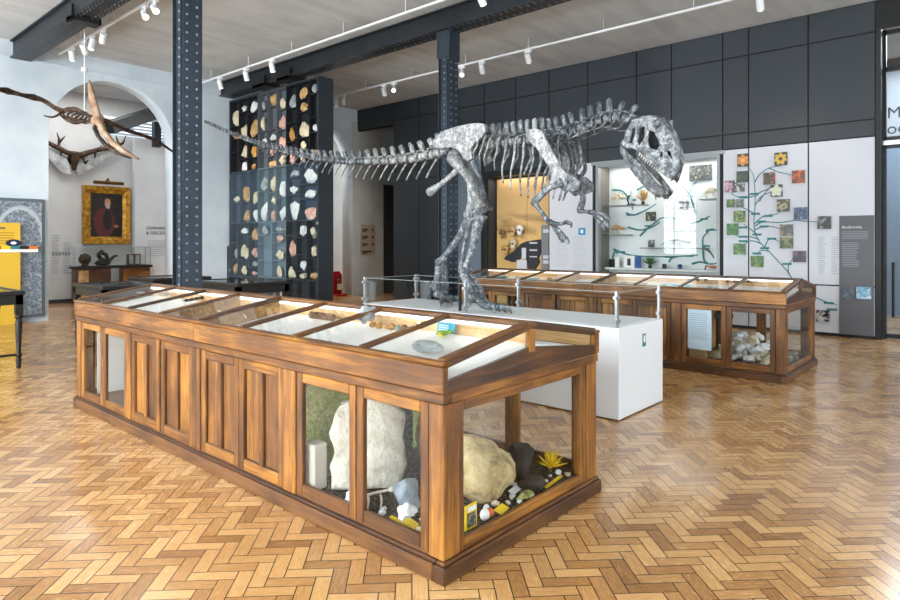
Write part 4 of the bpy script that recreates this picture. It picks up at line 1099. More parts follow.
TN = ['top','second','third','bottom']; BN = ['wall-end','middle','near-end']
rr = random.Random(77); pal = ['cream','white','tan','cream','grey','white','pink','cream','white','cream','tan','grey']
shapes = ['rounded','angular','slabby','knobbly','upright']
for ti in range(4):
    for bi in range(3):
        ya, yb = bay[bi+1], bay[bi]; za, zb = tier[ti+1], tier[ti]
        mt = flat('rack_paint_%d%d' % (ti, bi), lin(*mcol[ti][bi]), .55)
        m = MB(); w = .014
        m.box(RX+.15, RX+.17, ya+.004, yb-.004, za+.004, zb-.004)
        nc = 3 if (ti+bi) % 3 else rr.choice([2, 3]); cs = [0]
        for k in range(nc): cs.append(cs[-1] + rr.choice([.8, 1, 1.25]))
        cs = [ya + (yb-ya)*c/cs[-1] for c in cs]
        for y in cs[1:-1]: m.box(RX, RX+.33, y-w/2, y+w/2, za, zb)
        m.box(RX-.004, RX+.33, ya, ya+w, za, zb).box(RX-.004, RX+.33, yb-w, yb, za, zb).box(RX-.004, RX+.33, ya+w, yb-w, za, za+w).box(RX-.004, RX+.33, ya+w, yb-w, zb-w, zb)
        cn = 0
        for ci in range(nc):
            nrw = [5, 3, 4, 2][ti] - (rr.random() < .4); hs = [0]
            for k in range(max(nrw, 1)): hs.append(hs[-1] + rr.choice([.75, 1, 1.2, 1.5]))
            hs = [za + (zb-za)*h/hs[-1] for h in hs]
            for z in hs[1:-1]: m.box(RX, RX+.33, cs[ci]+w/2, cs[ci+1]-w/2, z-w/2, z+w/2)
            for k in range(len(hs)-1):
                if rr.random() > .82: continue
                cy, cw, ch = (cs[ci]+cs[ci+1])/2, cs[ci+1]-cs[ci]-.03, hs[k+1]-hs[k]-.03
                if ch < .12: continue
                cname = rr.choice(pal); sh = rr.choice(shapes)
                if ti == 0 and bi != 1 and rr.random() < .4: cname = rr.choice(['tan','amber','cream'])
                hh = min(ch*.86, cw*1.35)*rr.uniform(.65, 1); ww = cw*rr.uniform(.6, .82)
                if sh == 'upright': ww *= .65
                R_ = Matrix.Rotation(rr.uniform(-.6,.6), 3, 'Z')
                q = MB().ball((0,0,0), 1, 2, (.7,1,1), R_, .5 if sh == 'knobbly' else .32, 2.2, cn+ti*31+bi*57, None, {'rounded':5,'angular':14,'slabby':10,'knobbly':6,'upright':10}[sh])
                xs = [v.co for v in q.bm.verts]
                lo = [min(c[i] for c in xs) for i in range(3)]; hi = [max(c[i] for c in xs) for i in range(3)]
                dx = .125
                for v in q.bm.verts:
                    v.co = Vector(((v.co.x-lo[0])/(hi[0]-lo[0])*dx+.012, (v.co.y-(lo[1]+hi[1])/2)/(hi[1]-lo[1])*ww, (v.co.z-lo[2])/(hi[2]-lo[2])*hh))
                o = q.build('rock_specimen', ROCKS[cname], None, True); o.location = (RX, cy + (cw-ww)*.25, hs[k]+w+.002); o.data.set_sharp_from_angle(angle=.7)
                cn += 1
                tag(o, "%s %s stone, rack's %s tier, %s bay, column %d from wall, shelf %d up" % (cname, sh, TN[ti], BN[bi], nc-ci, k+1), 'rock', 'stones in the wall rack')
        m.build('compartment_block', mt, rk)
for a, b in ((bay[3], bay[2]), (bay[2], bay[1]), (bay[1], bay[0])):
    MB().box(RX-.028, RX-.022, a+.01, b-.01, .1, 3.3).build('front_glass', RACKGLASS, rk)
for z in (.9, 2.0, 3.2):
    for y in (RY0-.02, RY1+.01): MB().box(RX-.05, RX-.02, y-.02, y+.02, z-.03, z+.03).build('glass_bracket', STEEL, rk)
MB().box(RX-.06, RX-.03, RY1+.05, RY1+.07, .4, 1.5).build('pull_bar', COLM, rk)

# ================================================================== ITEMS ON AND BEFORE THE PALE ARCHED WALL
def ellipse_mask(m, x, z, cx, cz, rx, rz, soft=.15):
    a = (x-cx)/rx; b = (z-cz)/rz
    d = (a*a + b*b)
    return ((d*-1.0) + 1.0).op('MULTIPLY', 1/soft, clamp=True)
def photo_mat():
    m = Mat('grey_engraving_print', .5); v = m.coord('Object'); x, y, z = m.sep(v)
    n1 = m.noise(v, 7, 8, .75, 3.0); x = x + (n1-.5)*.25; z = z + (n1-.5)*.2; n2 = m.noise(v, 30, 5, .7, 2.5)
    base = m.ramp(n1*.6+n2*.4, [(.38, lin(48,56,66)), (.5, lin(112,124,136)), (.62, lin(196,204,210))])
    ring = (ellipse_mask(m, x, z, .38, 1.62, .42, .6, .1) - ellipse_mask(m, x, z, .38, 1.62, .36, .52, .1))*z.gt(1.5)
    m.col(m.mix(ring, base, lin(176,184,190))); return m.m
pb = thing('photo_panel', 'tall grey engraved picture panel standing against the pale wall, behind the yellow panel', 'picture panel', (3.3, 14.62, .1))
MB().box(1.6, 4.12, 14.6, 14.69, .1, 2.46).build('frame', flat('slate_frame', lin(88,98,106), .5), pb)
MB().box(1.68, 4.06, 14.585, 14.6, .16, 2.4).build('print', photo_mat(), pb)
yp = thing('yellow_text_board', 'yellow text panel with a small dark blue oval, in front of the grey picture panel', 'text panel', (3.2, 14.5, 0))
x1 = onY(20, 230, 14.5).x; z1 = onY(20, 223, 14.5).z
MB().box(1.7, x1, 14.48, 14.52, .001, z1).build('board', YEL, yp)
ov = onY(13.5, 243, 14.48)
m = MB(); m.tube([(ov.x, 14.476, ov.z), (ov.x, 14.48, ov.z)], .13, 24)
for v in m.bm.verts: v.co.z = ov.z + (v.co.z-ov.z)*.55
m.build('emblem', flat('navy_oval', lin(24,36,72), .5), yp)
m = MB(); m.tube([(ov.x, 14.472, ov.z), (ov.x, 14.476, ov.z)], .05, 12)
for v in m.bm.verts: v.co.z = ov.z + (v.co.z-ov.z)*.6
m.build('emblem_mark', WHITEC, yp)
m = MB()
for k in range(5): m.box(x1-.62, x1-.1, 14.476, 14.48, z1-.2-k*.05, z1-.19-k*.05)
m.build('lettering', flat('ochre_print', lin(150,110,30), .6), yp)
MB().box(x1-.62, x1-.25, 14.476, 14.48, z1-.12, z1-.09).build('heading', TXTD, yp)
cs = thing('colour_strip_sign', 'narrow multicoloured strip crossing the yellow panel and the grey picture panel', 'strip', (3.2, 14.45, 1.5))
xa = onY(38, 248, 14.46).x
for k in range(14):
    u0 = 1.8 + (xa-1.8)*k/14; u1 = 1.8 + (xa-1.8)*(k+1)/14
    MB().box(u0, u1, 14.455, 14.47, 1.46, 1.52).build('segment', [WHITEC, BLUEC, RED, YELC, TEAL, DARKM, flat('orange_seg', lin(220,120,40))][k % 7], cs)
MB().box(1.8, xa, 14.455, 14.47, 1.40, 1.458).build('caption_strip', WHITEC, cs)
# ---- flying reptile skeleton
def Q(px, py, d=11.0): return atD(px, py, d)
pt = thing('flying_reptile_skeleton', 'brown flying reptile skeleton with a long tan crest and beak, hung before the arch', 'skeleton', Q(92, 118))
def pb_(pts, rad, name, mat=BONEB, n=8, k=4, fl=1.0): return MB().tube(smooth_path(pts, k), smooth_rad([q*.78 for q in rad], k), n, fl).rough(.01, 9, 2).build(name, mat, pt, True)
pb_([Q(-60,80,9.2), Q(-20,85,9.6), Q(0,89.5,10), Q(8,91,10.2)], [.03,.04,.05,.075], 'wing_bone')
pb_([Q(8,91,10.2), Q(22,95,10.5), Q(35,97.5,10.7)], [.065,.045,.07], 'wing_bone')
pb_([Q(35,97.5,10.7), Q(44,101,10.8), Q(53,106.5,10.9), Q(64,112,11)], [.06,.05,.055,.06], 'wing_bone')
pb_([Q(103,120,11), Q(114,124.5,11.2), Q(126,130,11.4)], [.06,.045,.05], 'wing_bone')
pb_([Q(126,130,11.4), Q(140,134.5,11.8), Q(152,138.5,12.1)], [.055,.04,.055], 'wing_bone')
pb_([Q(152,138.5,12.1), Q(163,145,12.5), Q(174,152.5,12.9)], [.05,.035,.025], 'wing_bone')
pb_([Q(62,112,11), Q(58,115,10.9), Q(52,117,10.8), Q(44,115.5,10.7)], [.035,.028,.022,.012], 'small_hand')
for k in range(5):
    u = k/4; c = Q(69+16*u, 113+5*u, 11)
    pb_([c+Vector((0,0,.1)), c+Vector((-.12,.1,.0)), c+Vector((0,.0,-.14+.05*u)), c+Vector((.12,-.12,-.02)), c+Vector((.02,0,.1))], [.026]*5, 'rib', BONEB, 6)
pb_([Q(64,110.5), Q(74,109,11), Q(84,113,11), Q(93,119,11)], [.05,.055,.05,.045], 'backbone')
pb_([Q(66,119), Q(75,122), Q(86,121)], [.045,.06,.04], 'breastbone')
cr = plate([(89.5,80),(92,86),(95.5,98),(99.5,112),(101,120),(98,123),(94.5,119),(91.5,110),(89.3,98),(88.6,88)], (), .05, .012)
bk = plate([(97,117),(102,121),(106,131),(114,141),(126,150),(139,158.5),(137,159.5),(125,154),(112,145.5),(103,134),(97,124)], (), .09, .03)
bl = plate([(95,125),(100,136),(108,145),(120,153),(131,157.5),(129,158.5),(117,155),(105,147),(97,137),(93,128)], (), .06, .02)
for m, nm, mt in ((cr, 'crest', BONET), (bk, 'beak', BONET), (bl, 'lower_beak', BONEB)):
    for v in m.bm.verts:
        p = Q(v.co.x, v.co.y, 10.9); f = Vector((SA, CA, 0)); v.co = p + f*v.co.z
    m.build(nm, mt, pt, True)
MB().ball(Q(98,121), .11, 2, (1,1,1.1), None, .3).build('skull', BONET, pt, True)
a = Q(84.5, 12, 11); a.z = CZ; b = Q(84.5, 112, 11)
for q, e in ((a, b),): MB().tube([q, e], .009, 6).build('cable', WHITEM, pt)
MB().tube([Q(84.5,68), Q(84.5,72)], .05, 10).build('cable_clamp', WHITEM, pt)
# ---- giant deer antlers on the back wall of the inner room
A = lambda px, py, y=18.35: onY(px, py, y)
an = thing('giant_antlers', 'dark antlered deer skull with grey webbed palms, on the wall inside the arch', 'antlers', A(75, 160))
def ab(pts, rad, name, mat=BONEB): return MB().tube(smooth_path(pts, 3), smooth_rad([q*.8 for q in rad], 3), 8).rough(.012, 7).build(name, mat, an, True)
ab([A(75,152), A(74.5,161), A(74,170)], [.17,.13,.06], 'skull')
ab([A(73,155), A(64,151), A(56,147), A(47,142), A(40,139)], [.1,.09,.08,.07,.04], 'antler_beam')
ab([A(77,156), A(88,153), A(98,150), A(110,147.5), A(117,146)], [.1,.09,.08,.08,.06], 'antler_beam')
for pts in ([(58,148),(59,140),(57,132)], [(59,142),(65,136)], [(48,143),(46,150)], [(62,151),(61,155)], [(82,155),(85,164)], [(85,163),(89,160)], [(95,151),(95,159)], [(101,150),(101,145)], [(117,146),(123,143),(126,135)], [(119,145),(116,136)], [(111,148),(108,140)]):
    ab([A(*p) for p in pts], [.055]+[.035]*(len(pts)-2)+[.012], 'tine')
for outl in ([(47,146),(58,152),(66,156),(70,164),(72,174),(64,173),(57,166),(50,159),(44,152)], [(79,158),(92,156),(104,152),(116,149),(112,156),(101,162),(90,170),(79,175),(76,168)]):
    pm = plate([(A(*p).x, A(*p).z) for p in outl], (), .04, .01); mapxz(pm, 18.42); pm.rough(.02, 5)
    pm.build('palm', mottled('grey_web', [lin(120,124,126), lin(178,182,184), lin(220,222,222)], 5, .5, .5), an, True)
MB().box(A(75,160).x-.12, A(75,160).x+.12, 18.45, 18.595, A(75,160).z-.1, A(75,160).z+.1).build('wall_bracket', DARKM, an)
# ---- portrait in a gilt frame
P0 = onY(82, 244, 18.55); P1 = onY(129, 188, 18.55); pc = (P0+P1)/2
po = thing('framed_portrait', 'gilt framed painting of a bearded person in a red robe, over the glass vitrine', 'painting', pc)
fw = .2; m = MB()
def frame_ring(x0, x1, z0, z1, w, y0, y1, ya):
    for (a, b, c, d) in (((x0,z0),(x1,z0),(x1-w,z0+w),(x0+w,z0+w)), ((x1,z0),(x1,z1),(x1-w,z1-w),(x1-w,z0+w)), ((x1,z1),(x0,z1),(x0+w,z1-w),(x1-w,z1-w)), ((x0,z1),(x0,z0),(x0+w,z0+w),(x0+w,z1-w))):
        m.hexa([(p[0], y1, p[1]) for p in (a,b,c,d)], [(a[0], ya, a[1]), (b[0], ya, b[1]), (c[0], y0, c[1]), (d[0], y0, d[1])])
frame_ring(P0.x, P1.x, P0.z, P1.z, .1, 18.46, 18.58, 18.44); frame_ring(P0.x+.1, P1.x-.1, P0.z+.1, P1.z-.1, .1, 18.5, 18.58, 18.46)
m.build('frame', GOLD, po, bevel=.01)
def portrait_mat():
    m = Mat('oil_painting', .35, spec=.5); v = m.coord('Object'); n = m.noise(v, 4, 4, .6); x, y, z = m.sep(v)
    x = x + (n-.5)*.12; z = z + (n-.5)*.1
    c = m.ramp(n, [(.3, lin(20,15,13)), (.7, lin(46,35,28))])
    c = m.mix(ellipse_mask(m, x, z, -.06, -.2, .3, .42, .25), c, lin(92,34,34))
    c = m.mix(ellipse_mask(m, x, z, .02, -.12, .12, .32, .3), c, lin(34,24,24))
    c = m.mix(ellipse_mask(m, x, z, .24, -.3, .07, .05, .3), c, lin(150,104,80))
    c = m.mix(ellipse_mask(m, x, z, .02, .34, .09, .13, .4), c, lin(186,136,104))
    c = m.mix(ellipse_mask(m, x, z, .03, .25, .07, .09, .5), c, lin(170,160,148))
    m.col(c); return m.m
MB().box(P0.x+.19, P1.x-.19, 18.51, 18.53, P0.z+.19, P1.z-.19).build('canvas', portrait_mat(), po)
m = MB().tube([(pc.x-.38, 18.36, P1.z+.09), (pc.x+.38, 18.36, P1.z+.09)], .045, 12).tube([(pc.x, 18.36, P1.z+.12), (pc.x, 18.4, P1.z+.2), (pc.x, 18.57, P1.z+.12)], .03, 8)
m.build('picture_lamp', flat('dark_brass', lin(110,78,40), .35, .7), po)
# ---- vitrine below it
VX0, VX1, VY0, VY1 = 5.75, 7.62, 17.9, 18.24
vt = thing('wooden_vitrine', 'brown wooden cabinet with a glass box on top, below the gilt framed portrait', 'vitrine', (6.7, 18.1, 0))
MB().box(VX0, VX0+.85, VY0+.03, VY1, 0, .9).build('pedestal', KX, vt); MB().box(VX1-.7, VX1, VY0+.03, VY1, 0, .9).build('pedestal', WX, vt)
MB().box(VX0+.06, VX0+.3, VY0+.022, VY0+.03, .1, .86).build('pale_side', ROCKS['tan'], vt)
MB().box(VX0-.05, VX1+.05, VY0-.03, VY1+.03, .9, .97).build('top', TB, vt, bevel=.01)
m = MB()
m.box(VX0, VX1, VY0, VY0+.008, .975, 1.46).box(VX0, VX1, VY1-.008, VY1, .975, 1.46).box(VX0, VX0+.008, VY0+.01, VY1-.01, .975, 1.46).box(VX1-.008, VX1, VY0+.01, VY1-.01, .975, 1.46).box(VX0, VX1, VY0, VY1, 1.462, 1.47)
m.build('glass_box', GLASS, vt)
m = MB()
for x in (VX0, VX1):
    for y in (VY0, VY1): m.box(x-.01, x+.01, y-.01, y+.01, .972, 1.475)
for y in (VY0, VY1): m.box(VX0, VX1, y-.008, y+.008, 1.46, 1.476)
m.build('glass_edge', STEEL, vt)
p = onY(85, 272, 18.05); o = MB().ball((p.x, 18.05, 1.15), .15, 3, (1,.5,1), None, .2, 3, 2).tube([(p.x,18.05,.976),(p.x,18.05,1.05)], [.1,.05], 10).build('ammonite', BONEB, None, True, off=(p.x,18.05,.974)); tag(o, 'dark coiled fossil at the near corner inside the glass vitrine', 'fossil')
p = onY(106, 270, 18.05); t = thing('carved_creature', 'black twisting carved creature in the middle of the glass vitrine', 'carving', (p.x, 18.05, .974))
b_ = Vector((p.x, 18.05, .98))
for k, pts in enumerate(([(-.25,.0),(-.1,.12),(.05,.06),(.2,.2),(.3,.22)], [(-.1,.1),(-.18,.25),(-.08,.36)], [(.05,.08),(.0,.24),(-.1,.3)], [(-.22,.02),(-.05,.02),(.1,.03)])):
    MB().tube(smooth_path([b_+Vector((x, 0, z+.03)) for x, z in pts], 4), smooth_rad([.05,.055,.045,.04,.02][:len(pts)], 4), 8).build(('body','wing','head','tail')[k], BLACKP, t, True)
p = onY(133.5, 270, 18.05); t = thing('wooden_book_box', 'small brown upright case with two pale panels at the far end of the glass vitrine', 'box', (p.x, 18.05, .974))
MB().box(p.x-.17, p.x+.17, 18.0, 18.1, .974, 1.27).build('body', KX, t)
for s in (-1, 1): MB().box(p.x+s*.08-.055, p.x+s*.08+.055, 17.994, 18.0, 1.0, 1.24).build('panel', ROCKS['grey'], t)
# ---- lettering in the inner room
p = onY(146, 230, 18.3)
t = thing('lettering_sign', 'dark capital lettering reading LEARNING & DISCOVERY on the inner room wall', 'lettering', (p.x, 18.29, p.z))
text('LEARNING', .125, TXTD, (p.x, 18.29, p.z+.02), ROT_Y, 'heading', t); text('& DISCOVERY', .125, TXTD, (p.x, 18.29, p.z-.12), ROT_Y, 'heading', t)
m = MB(); rr = random.Random(2)
for k in range(8): m.box(p.x+.04, p.x+.04+rr.uniform(.5,.62), 18.292, 18.298, p.z-.32-k*.06, p.z-.30-k*.06)
m.build('lettering', flat('pale_print', lin(188,192,198), .7), t)
p = onY(52, 236, 18.59); t = thing('text_sign', 'columns of small grey text on the inner room wall next to the arch edge', 'wall text', (p.x, 18.59, p.z))
m = MB()
for c_ in range(2):
    for k in range(16):
        if c_ == 1 and k < 3: continue
        m.box(p.x+c_*.26, p.x+c_*.26+rr.uniform(.12,.2), 18.592, 18.598, p.z-k*.065, p.z+.018-k*.065)
m.build('lettering', flat('pale_print_grey', lin(168,172,178), .7), t)
m = MB(); 
for k in range(6): m.box(p.x+k*.075, p.x+.05+k*.075, 18.592, 18.598, p.z-.5, p.z-.42)
m.build('heading', TXTG, t)
# inner room beam and louvred rooflight
t = thing('inner_beam', 'dark beam under the ceiling of the room seen through the arch', 'beam', (7.0, 17.2, 4.9))
MB().bar(onY(108,128,17.0), onY(158,112,18.1), .3, .3).build('girder', BEAMM, t)
p = onY(154.5, 118, 18.28); MB().box(p.x-.09, p.x+.09, 18.05, 18.25, 4.3, 5.0).build('bracket', BEAMM, t)
m = MB()
for k in range(5): m.bar((6.6, 18.55, 4.62+k*.09), (8.6, 18.55, 4.62+k*.09), .03, .05, (0,-1,1))
lv = struct(m.build('window_9', WHITEM)); MB().box(6.6, 8.6, 18.58, 18.595, 4.58, 5.06).build('pane', emit('rooflight', (.75,.88,1), 1.2), lv)
# ================================================================== DARK DISPLAY TABLES
def table(x0, x1, y0, y1, z, label, low=.16):
    t = thing('display_table', label, 'display table', ((x0+x1)/2, (y0+y1)/2, 0), 'black display tables')
    w = .06
    m = MB().box(x0, x1, y0, y0+w, z-.05, z).box(x0, x1, y1-w, y1, z-.05, z).box(x0, x0+w, y0+w, y1-w, z-.05, z).box(x1-w, x1, y0+w, y1-w, z-.05, z)
    m.build('lid_frame', TB, t, bevel=.008)
    MB().box(x0+w, x1-w, y0+w, y1-w, z-.014, z-.008).build('lid_glass', GLASS, t)
    MB().box(x0+.04, x1-.04, y0+.04, y1-.04, z-.16, z-.1).build('tray', ROCKS['grey'], t)
    m = MB().box(x0+.02, x1-.02, y0+.02, y0+.04, z-.17, z-.05).box(x0+.02, x1-.02, y1-.04, y1-.02, z-.17, z-.05).box(x0+.02, x0+.04, y0+.04, y1-.04, z-.17, z-.05).box(x1-.04, x1-.02, y0+.04, y1-.04, z-.17, z-.05)
    m.build('apron', TB, t)
    for x in (x0+.06, x1-.06):
        for y in (y0+.06, y1-.06):
            b = MB().box(x-.04, x+.04, y-.04, y+.04, z-.3, z-.05)
            b.lathe((x, y, 0), [(z-.3,.035),(z-.33,.045),(z-.36,.028),(z-.4,.04),(z-.6,.034),(.2,.026),(.17,.04),(.14,.026),(.1,.036),(.05,.026),(.02,.03),(.001,.02)], 12)
            b.build('leg', TB, t, True).data.set_sharp_from_angle(angle=.6)
    for y in (y0+.05, y1-.07): MB().box(x0+.06, x1-.06, y, y+.02, low, low+.03).build('stretcher', TB, t)
table(1.1, 2.42, 9.34, 10.5, .98, 'black turned-leg display table cut by the frame edge, in front of the yellow panel')
table(3.5, 4.4, 9.85, 11.1, .95, 'black display table peeping out behind the far end of the near case')
table(4.85, 5.95, 11.3, 12.4, .95, 'black display table directly behind the tall riveted column, before the lettered wall')
table(5.12, 6.1, 8.95, 10.5, .95, 'black display table between the tall column and the rock rack')
# ================================================================== FAR CORNER
p = onY(340, 290, 14.82)
t = thing('extinguisher_stand', 'red backed floor stand beside the rock rack, holding an extinguisher', 'stand', (p.x, 14.9, 0))
MB().box(p.x-.21, p.x+.21, 14.72, 15.05, 0, .06).build('base', RED, t, bevel=.01)
bpn = plate([(p.x-.2,.06),(p.x+.2,.06),(p.x+.2,.62),(p.x+.12,.72),(p.x-.12,.72),(p.x-.2,.62)], (), .03, .006); mapxz(bpn, 15.0); bpn.build('backboard', RED, t)
t = thing('fire_extinguisher', 'red fire extinguisher with a cream label in the red floor stand', 'fire extinguisher', (p.x, 14.86, .062))
MB().lathe((p.x, 14.86, .062), [(0,.06),(.01,.075),(.36,.075),(.42,.05),(.45,.025)], 16).build('cylinder', flat('deep_red', lin(150,20,22), .25), t, True)
MB().lathe((p.x, 14.86, .062), [(.13,.077),(.3,.077)], 16).build('label', flat('cream_label', lin(206,198,150), .5), t)
MB().box(p.x-.02, p.x+.02, 14.82, 14.9, .51, .56).tube([(p.x, 14.84, .56), (p.x+.08, 14.82, .6)], .012, 6).build('valve', DARKM, t)
MB().tube(smooth_path([(p.x-.02,14.84,.54), (p.x-.11,14.82,.45), (p.x-.11,14.82,.2)], 5), .012, 6).build('hose', DARKM, t)
p0 = onY(361, 254, 14.66); p1 = onY(375, 225, 14.66)
t = thing('direction_sign', 'beige sign with dark lines and symbols on the grey pier', 'sign', ((p0.x+p1.x)/2, 14.66, p0.z))
MB().box(p0.x, p1.x, 14.65, 14.676, p0.z, p1.z).build('board', flat('beige_board', lin(186,166,140), .6), t)
m = MB(); hz = (p1.z-p0.z)
for k in range(4):
    z = p1.z - hz*(.14+.25*k); m.box(p0.x+.05, p0.x+.05+(.22 if k < 3 else .36), 14.643, 14.65, z-.045, z); m.box(p0.x+.05, p0.x+.2, 14.643, 14.65, z-.09, z-.06)
    if k < 3: m.tube([(p1.x-.1, 14.643, z-.03), (p1.x-.1, 14.65, z-.03)], .04, 8)
m.build('lettering', flat('umber_print', lin(70,56,46), .6), t)
def bin_(px, py, w, h, mat, label):
    p = onZ(px, py, 0)
    t = thing('waste_bin', label, 'bin', p)
    m = MB().lathe((p.x, p.y, 0), [(.002,w*.42),(h,w*.5)], 18); m.build('body', mat, t, True).data.set_sharp_from_angle(angle=.6)
    MB().lathe((p.x, p.y, 0), [(h+.001,w*.52),(h+.03,w*.52)], 18).build('rim', STEEL, t)
bin_(371, 300, .3, .5, WHITEP, 'white bin seen through the barrier beside the grey pier')
bin_(426, 302.5, .32, .55, flat('pale_grey_bin', lin(150,160,166), .5), 'pale grey bin at the foot of the dark panels, behind the dinosaur feet')
# ================================================================== SHOWCASE IN THE PANELLED WALL
Y0, Y1, Z0_, Z1_ = SHOW
SX = 13.0
so = recess('wall_showcase', Y0, Y1, Z0_, Z1_, 12.5, SX, flat('showcase_white', lin(222,228,230), .6), flat('showcase_back', lin(226,232,234), .6))
m = MB()
for y in (Y0+.03, Y1-.03): m.box(12.385, 12.5, y-.03, y+.03, Z0_, Z1_)
m.box(12.385, 12.5, Y0+.06, Y1-.06, Z1_-.05, Z1_).box(12.385, 12.5, Y0+.06, Y1-.06, Z0_, Z0_+.05)
m.build('frame', FRAMEG, so)
MB().box(12.5, 12.99, Y1-.012, Y1, Z0_, Z1_).build('side_lining', flat('brown_grey_lining', lin(120,116,108), .7), so)
yj = onX(666, 200, 12.43).y
for a, b in ((Y0+.06, yj-.003), (yj+.003, Y1-.06)): MB().box(12.43, 12.438, a, b, Z0_+.05, Z1_-.05).build('pane', GLASS, so)
SB = 12.98
def sx(px, py, x=SB): return onX(px, py, x)
def shelf(pa, pb, y, label):
    a = onX(pa, y, 12.82); b = onX(pb, y, 12.82)
    o = MB().box(12.66, 12.955, max(b.y, Y0+.02), min(a.y, Y1-.03), a.z-.02, a.z).build('glass_shelf', flat('smoky_shelf', lin(96,104,108), .3), None, off=(12.82,(a.y+b.y)/2,a.z)); tag(o, label, 'shelf', 'shelves in the wall showcase'); return a.z
z = shelf(598.7, 646, 206.5, 'long dark shelf high in the wall showcase, by its brown side')
z2 = shelf(598.7, 630, 234.8, 'short dark shelf below the long one, by the brown showcase side')
z3 = shelf(643, 707, 247.5, 'dark shelf low in the middle of the wall showcase')
z4 = shelf(702, 729, 199.5, 'short shelf carrying a pale skeleton at the showcase end near the flower photos')
def skel(pa, pb, z, h, label, mat=TOOTH, seed=0):
    a = onX(pa, 200, 12.8); b = onX(pb, 200, 12.8); L = a.y-b.y; c = Vector((12.8, (a.y+b.y)/2, z))
    t = thing('animal_skeleton', label, 'skeleton', c)
    MB().tube(smooth_path([c+Vector((0,L*.5,h*.2)), c+Vector((0,L*.3,h*.7)), c+Vector((0,0,h)), c+Vector((0,-L*.3,h*.8)), c+Vector((0,-L*.42,h*.7))], 4), smooth_rad([.006,.014,.02,.02,.016], 4), 6).build('backbone', mat, t, True)
    MB().ball(c+Vector((0,-L*.45,h*.66)), h*.2, 2, (.8,1.5,.9), None, .2).build('skull', mat, t, True)
    for k in range(6):
        y = L*(.16-.06*k); p = c+Vector((0,y,h*.97))
        MB().tube(smooth_path([p, p+Vector((-.05,.01,-h*.2)), p+Vector((-.02,.03,-h*.45))], 3), .007, 5).build('rib', mat, t, True)
    for y in (L*.22, -L*.2):
        for s in (-1, 1):
            p = c+Vector((s*.03, y, h*.8)); MB().tube([p, p+Vector((s*.02,.03,-h*.4)), Vector((c.x+s*.05, c.y+y, z+.002))], [.012,.009,.007], 5).build('leg', mat, t, True)
skel(609, 623, z+.002, .26, 'small pale quadruped skeleton on the long shelf of the wall showcase', ROCKS['cream'])
skel(609, 623, z2+.002, .2, 'small pale skeleton on the short lower shelf of the showcase', ROCKS['tan'])
skel(660, 690, z3+.002, .16, 'flat low pale skeleton on the middle shelf of the showcase', ROCKS['grey'])
skel(702, 721, z4+.002, .22, 'pale long bodied skeleton on the end shelf near the flower photos', ROCKS['cream'])
p = onX(631, 206, 12.76); t = thing('microscope', 'dark little microscope on the long shelf of the wall showcase', 'microscope', (p.x, p.y, z))
MB().box(p.x-.06, p.x+.06, p.y-.07, p.y+.07, z+.002, z+.025).build('base', DARKM, t)
MB().tube(smooth_path([(p.x,p.y+.05,z+.025),(p.x,p.y+.08,z+.15),(p.x,p.y,z+.22)], 4), .02, 8).build('arm', DARKM, t)
MB().tube([(p.x,p.y-.01,z+.08),(p.x,p.y+.0,z+.3)], .026, 10).box(p.x-.05,p.x+.05,p.y-.06,p.y+.03,z+.06,z+.072).build('tube', STEEL, t)
def plant(px, py, label, mat, zb, n=26, h=.3):
    p = onX(px, py, 12.8); t = thing('dried_plant', label, 'plant', (p.x, p.y, zb)); rr = random.Random(px)
    MB().lathe((p.x,p.y,zb+.002), [(0,.03),(.06,.045)], 10).build('pot', DARKM, t)
    m = MB()
    for k in range(n):
        a, b = rr.uniform(0,6.28), rr.uniform(.5,1.5); d = Vector((math.cos(a)*math.cos(b)*.6, math.sin(a)*math.cos(b), math.sin(b))); q = Vector((p.x,p.y,zb+.06))
        m.tube([q, q+d*h*.6, q+d*h*rr.uniform(.7,1)], [.004,.016,.003], 5, .5)
    m.build('foliage', mat, t, True)
plant(643, 206, 'beige bushy dried plant at the end of the long showcase shelf', ROCKS['tan'], z)
# floor of the showcase (behind the far case): small things along its lower edge
zl = onX(640, 268, 12.8).z
o = MB().box(12.62, 12.98, Y0+.1, Y1-.1, zl-.04, zl).build('showcase_ledge', flat('white_ledge', lin(220,226,228), .5), None, off=(12.8, 5.4, zl)); tag(o, 'white ledge along the bottom of the wall showcase', 'ledge')
plant(650, 262, 'small green plant standing on the showcase ledge', flat('leaf_green', lin(70,120,60)), zl, 30, .22)
for k, (px, w, h, mt, lb) in enumerate(((612,.14,.18,DARKM,'dark picture card on the showcase ledge by its brown side'),(617,.1,.22,WHITEC,'white card next to the dark one on the showcase ledge'),(629,.24,.26,WHITEC,'large white card with a dark figure on the showcase ledge'),(638,.12,.24,flat('blue_card', lin(50,90,160)),'blue card on the showcase ledge beside the small green plant'),(664,.08,.1,DARKM,'small dark block on the showcase ledge, left of the blue round jar'))):
    p = onX(px, 262, 12.78)
    o = MB().box(p.x, p.x+.03, p.y-w/2, p.y+w/2, zl+.002, zl+h).build('specimen_card', mt, None, off=(p.x,p.y,zl)); tag(o, lb, 'card')
p = onX(629, 262, 12.77); o = MB().box(p.x-.012, p.x-.002, p.y-.035, p.y+.035, zl+.05, zl+.2).build('dark_figure', DARKM, None, off=(p.x,p.y,zl+.05)); tag(o, 'dark figure on the large white card of the showcase ledge', 'figure')
p = onX(680, 264, 12.8); o = MB().ball((p.x,p.y,zl+.055), .05, 2, (1,1,1.05)).build('round_jar', flat('deep_blue', lin(40,64,130), .3), None, True, off=(p.x,p.y,zl)); tag(o, 'deep blue round jar on the showcase ledge', 'jar')
p = onX(714, 261, 12.8); t = thing('crab_model', 'orange crab on the showcase ledge near its end frame', 'model animal', (p.x,p.y,zl))
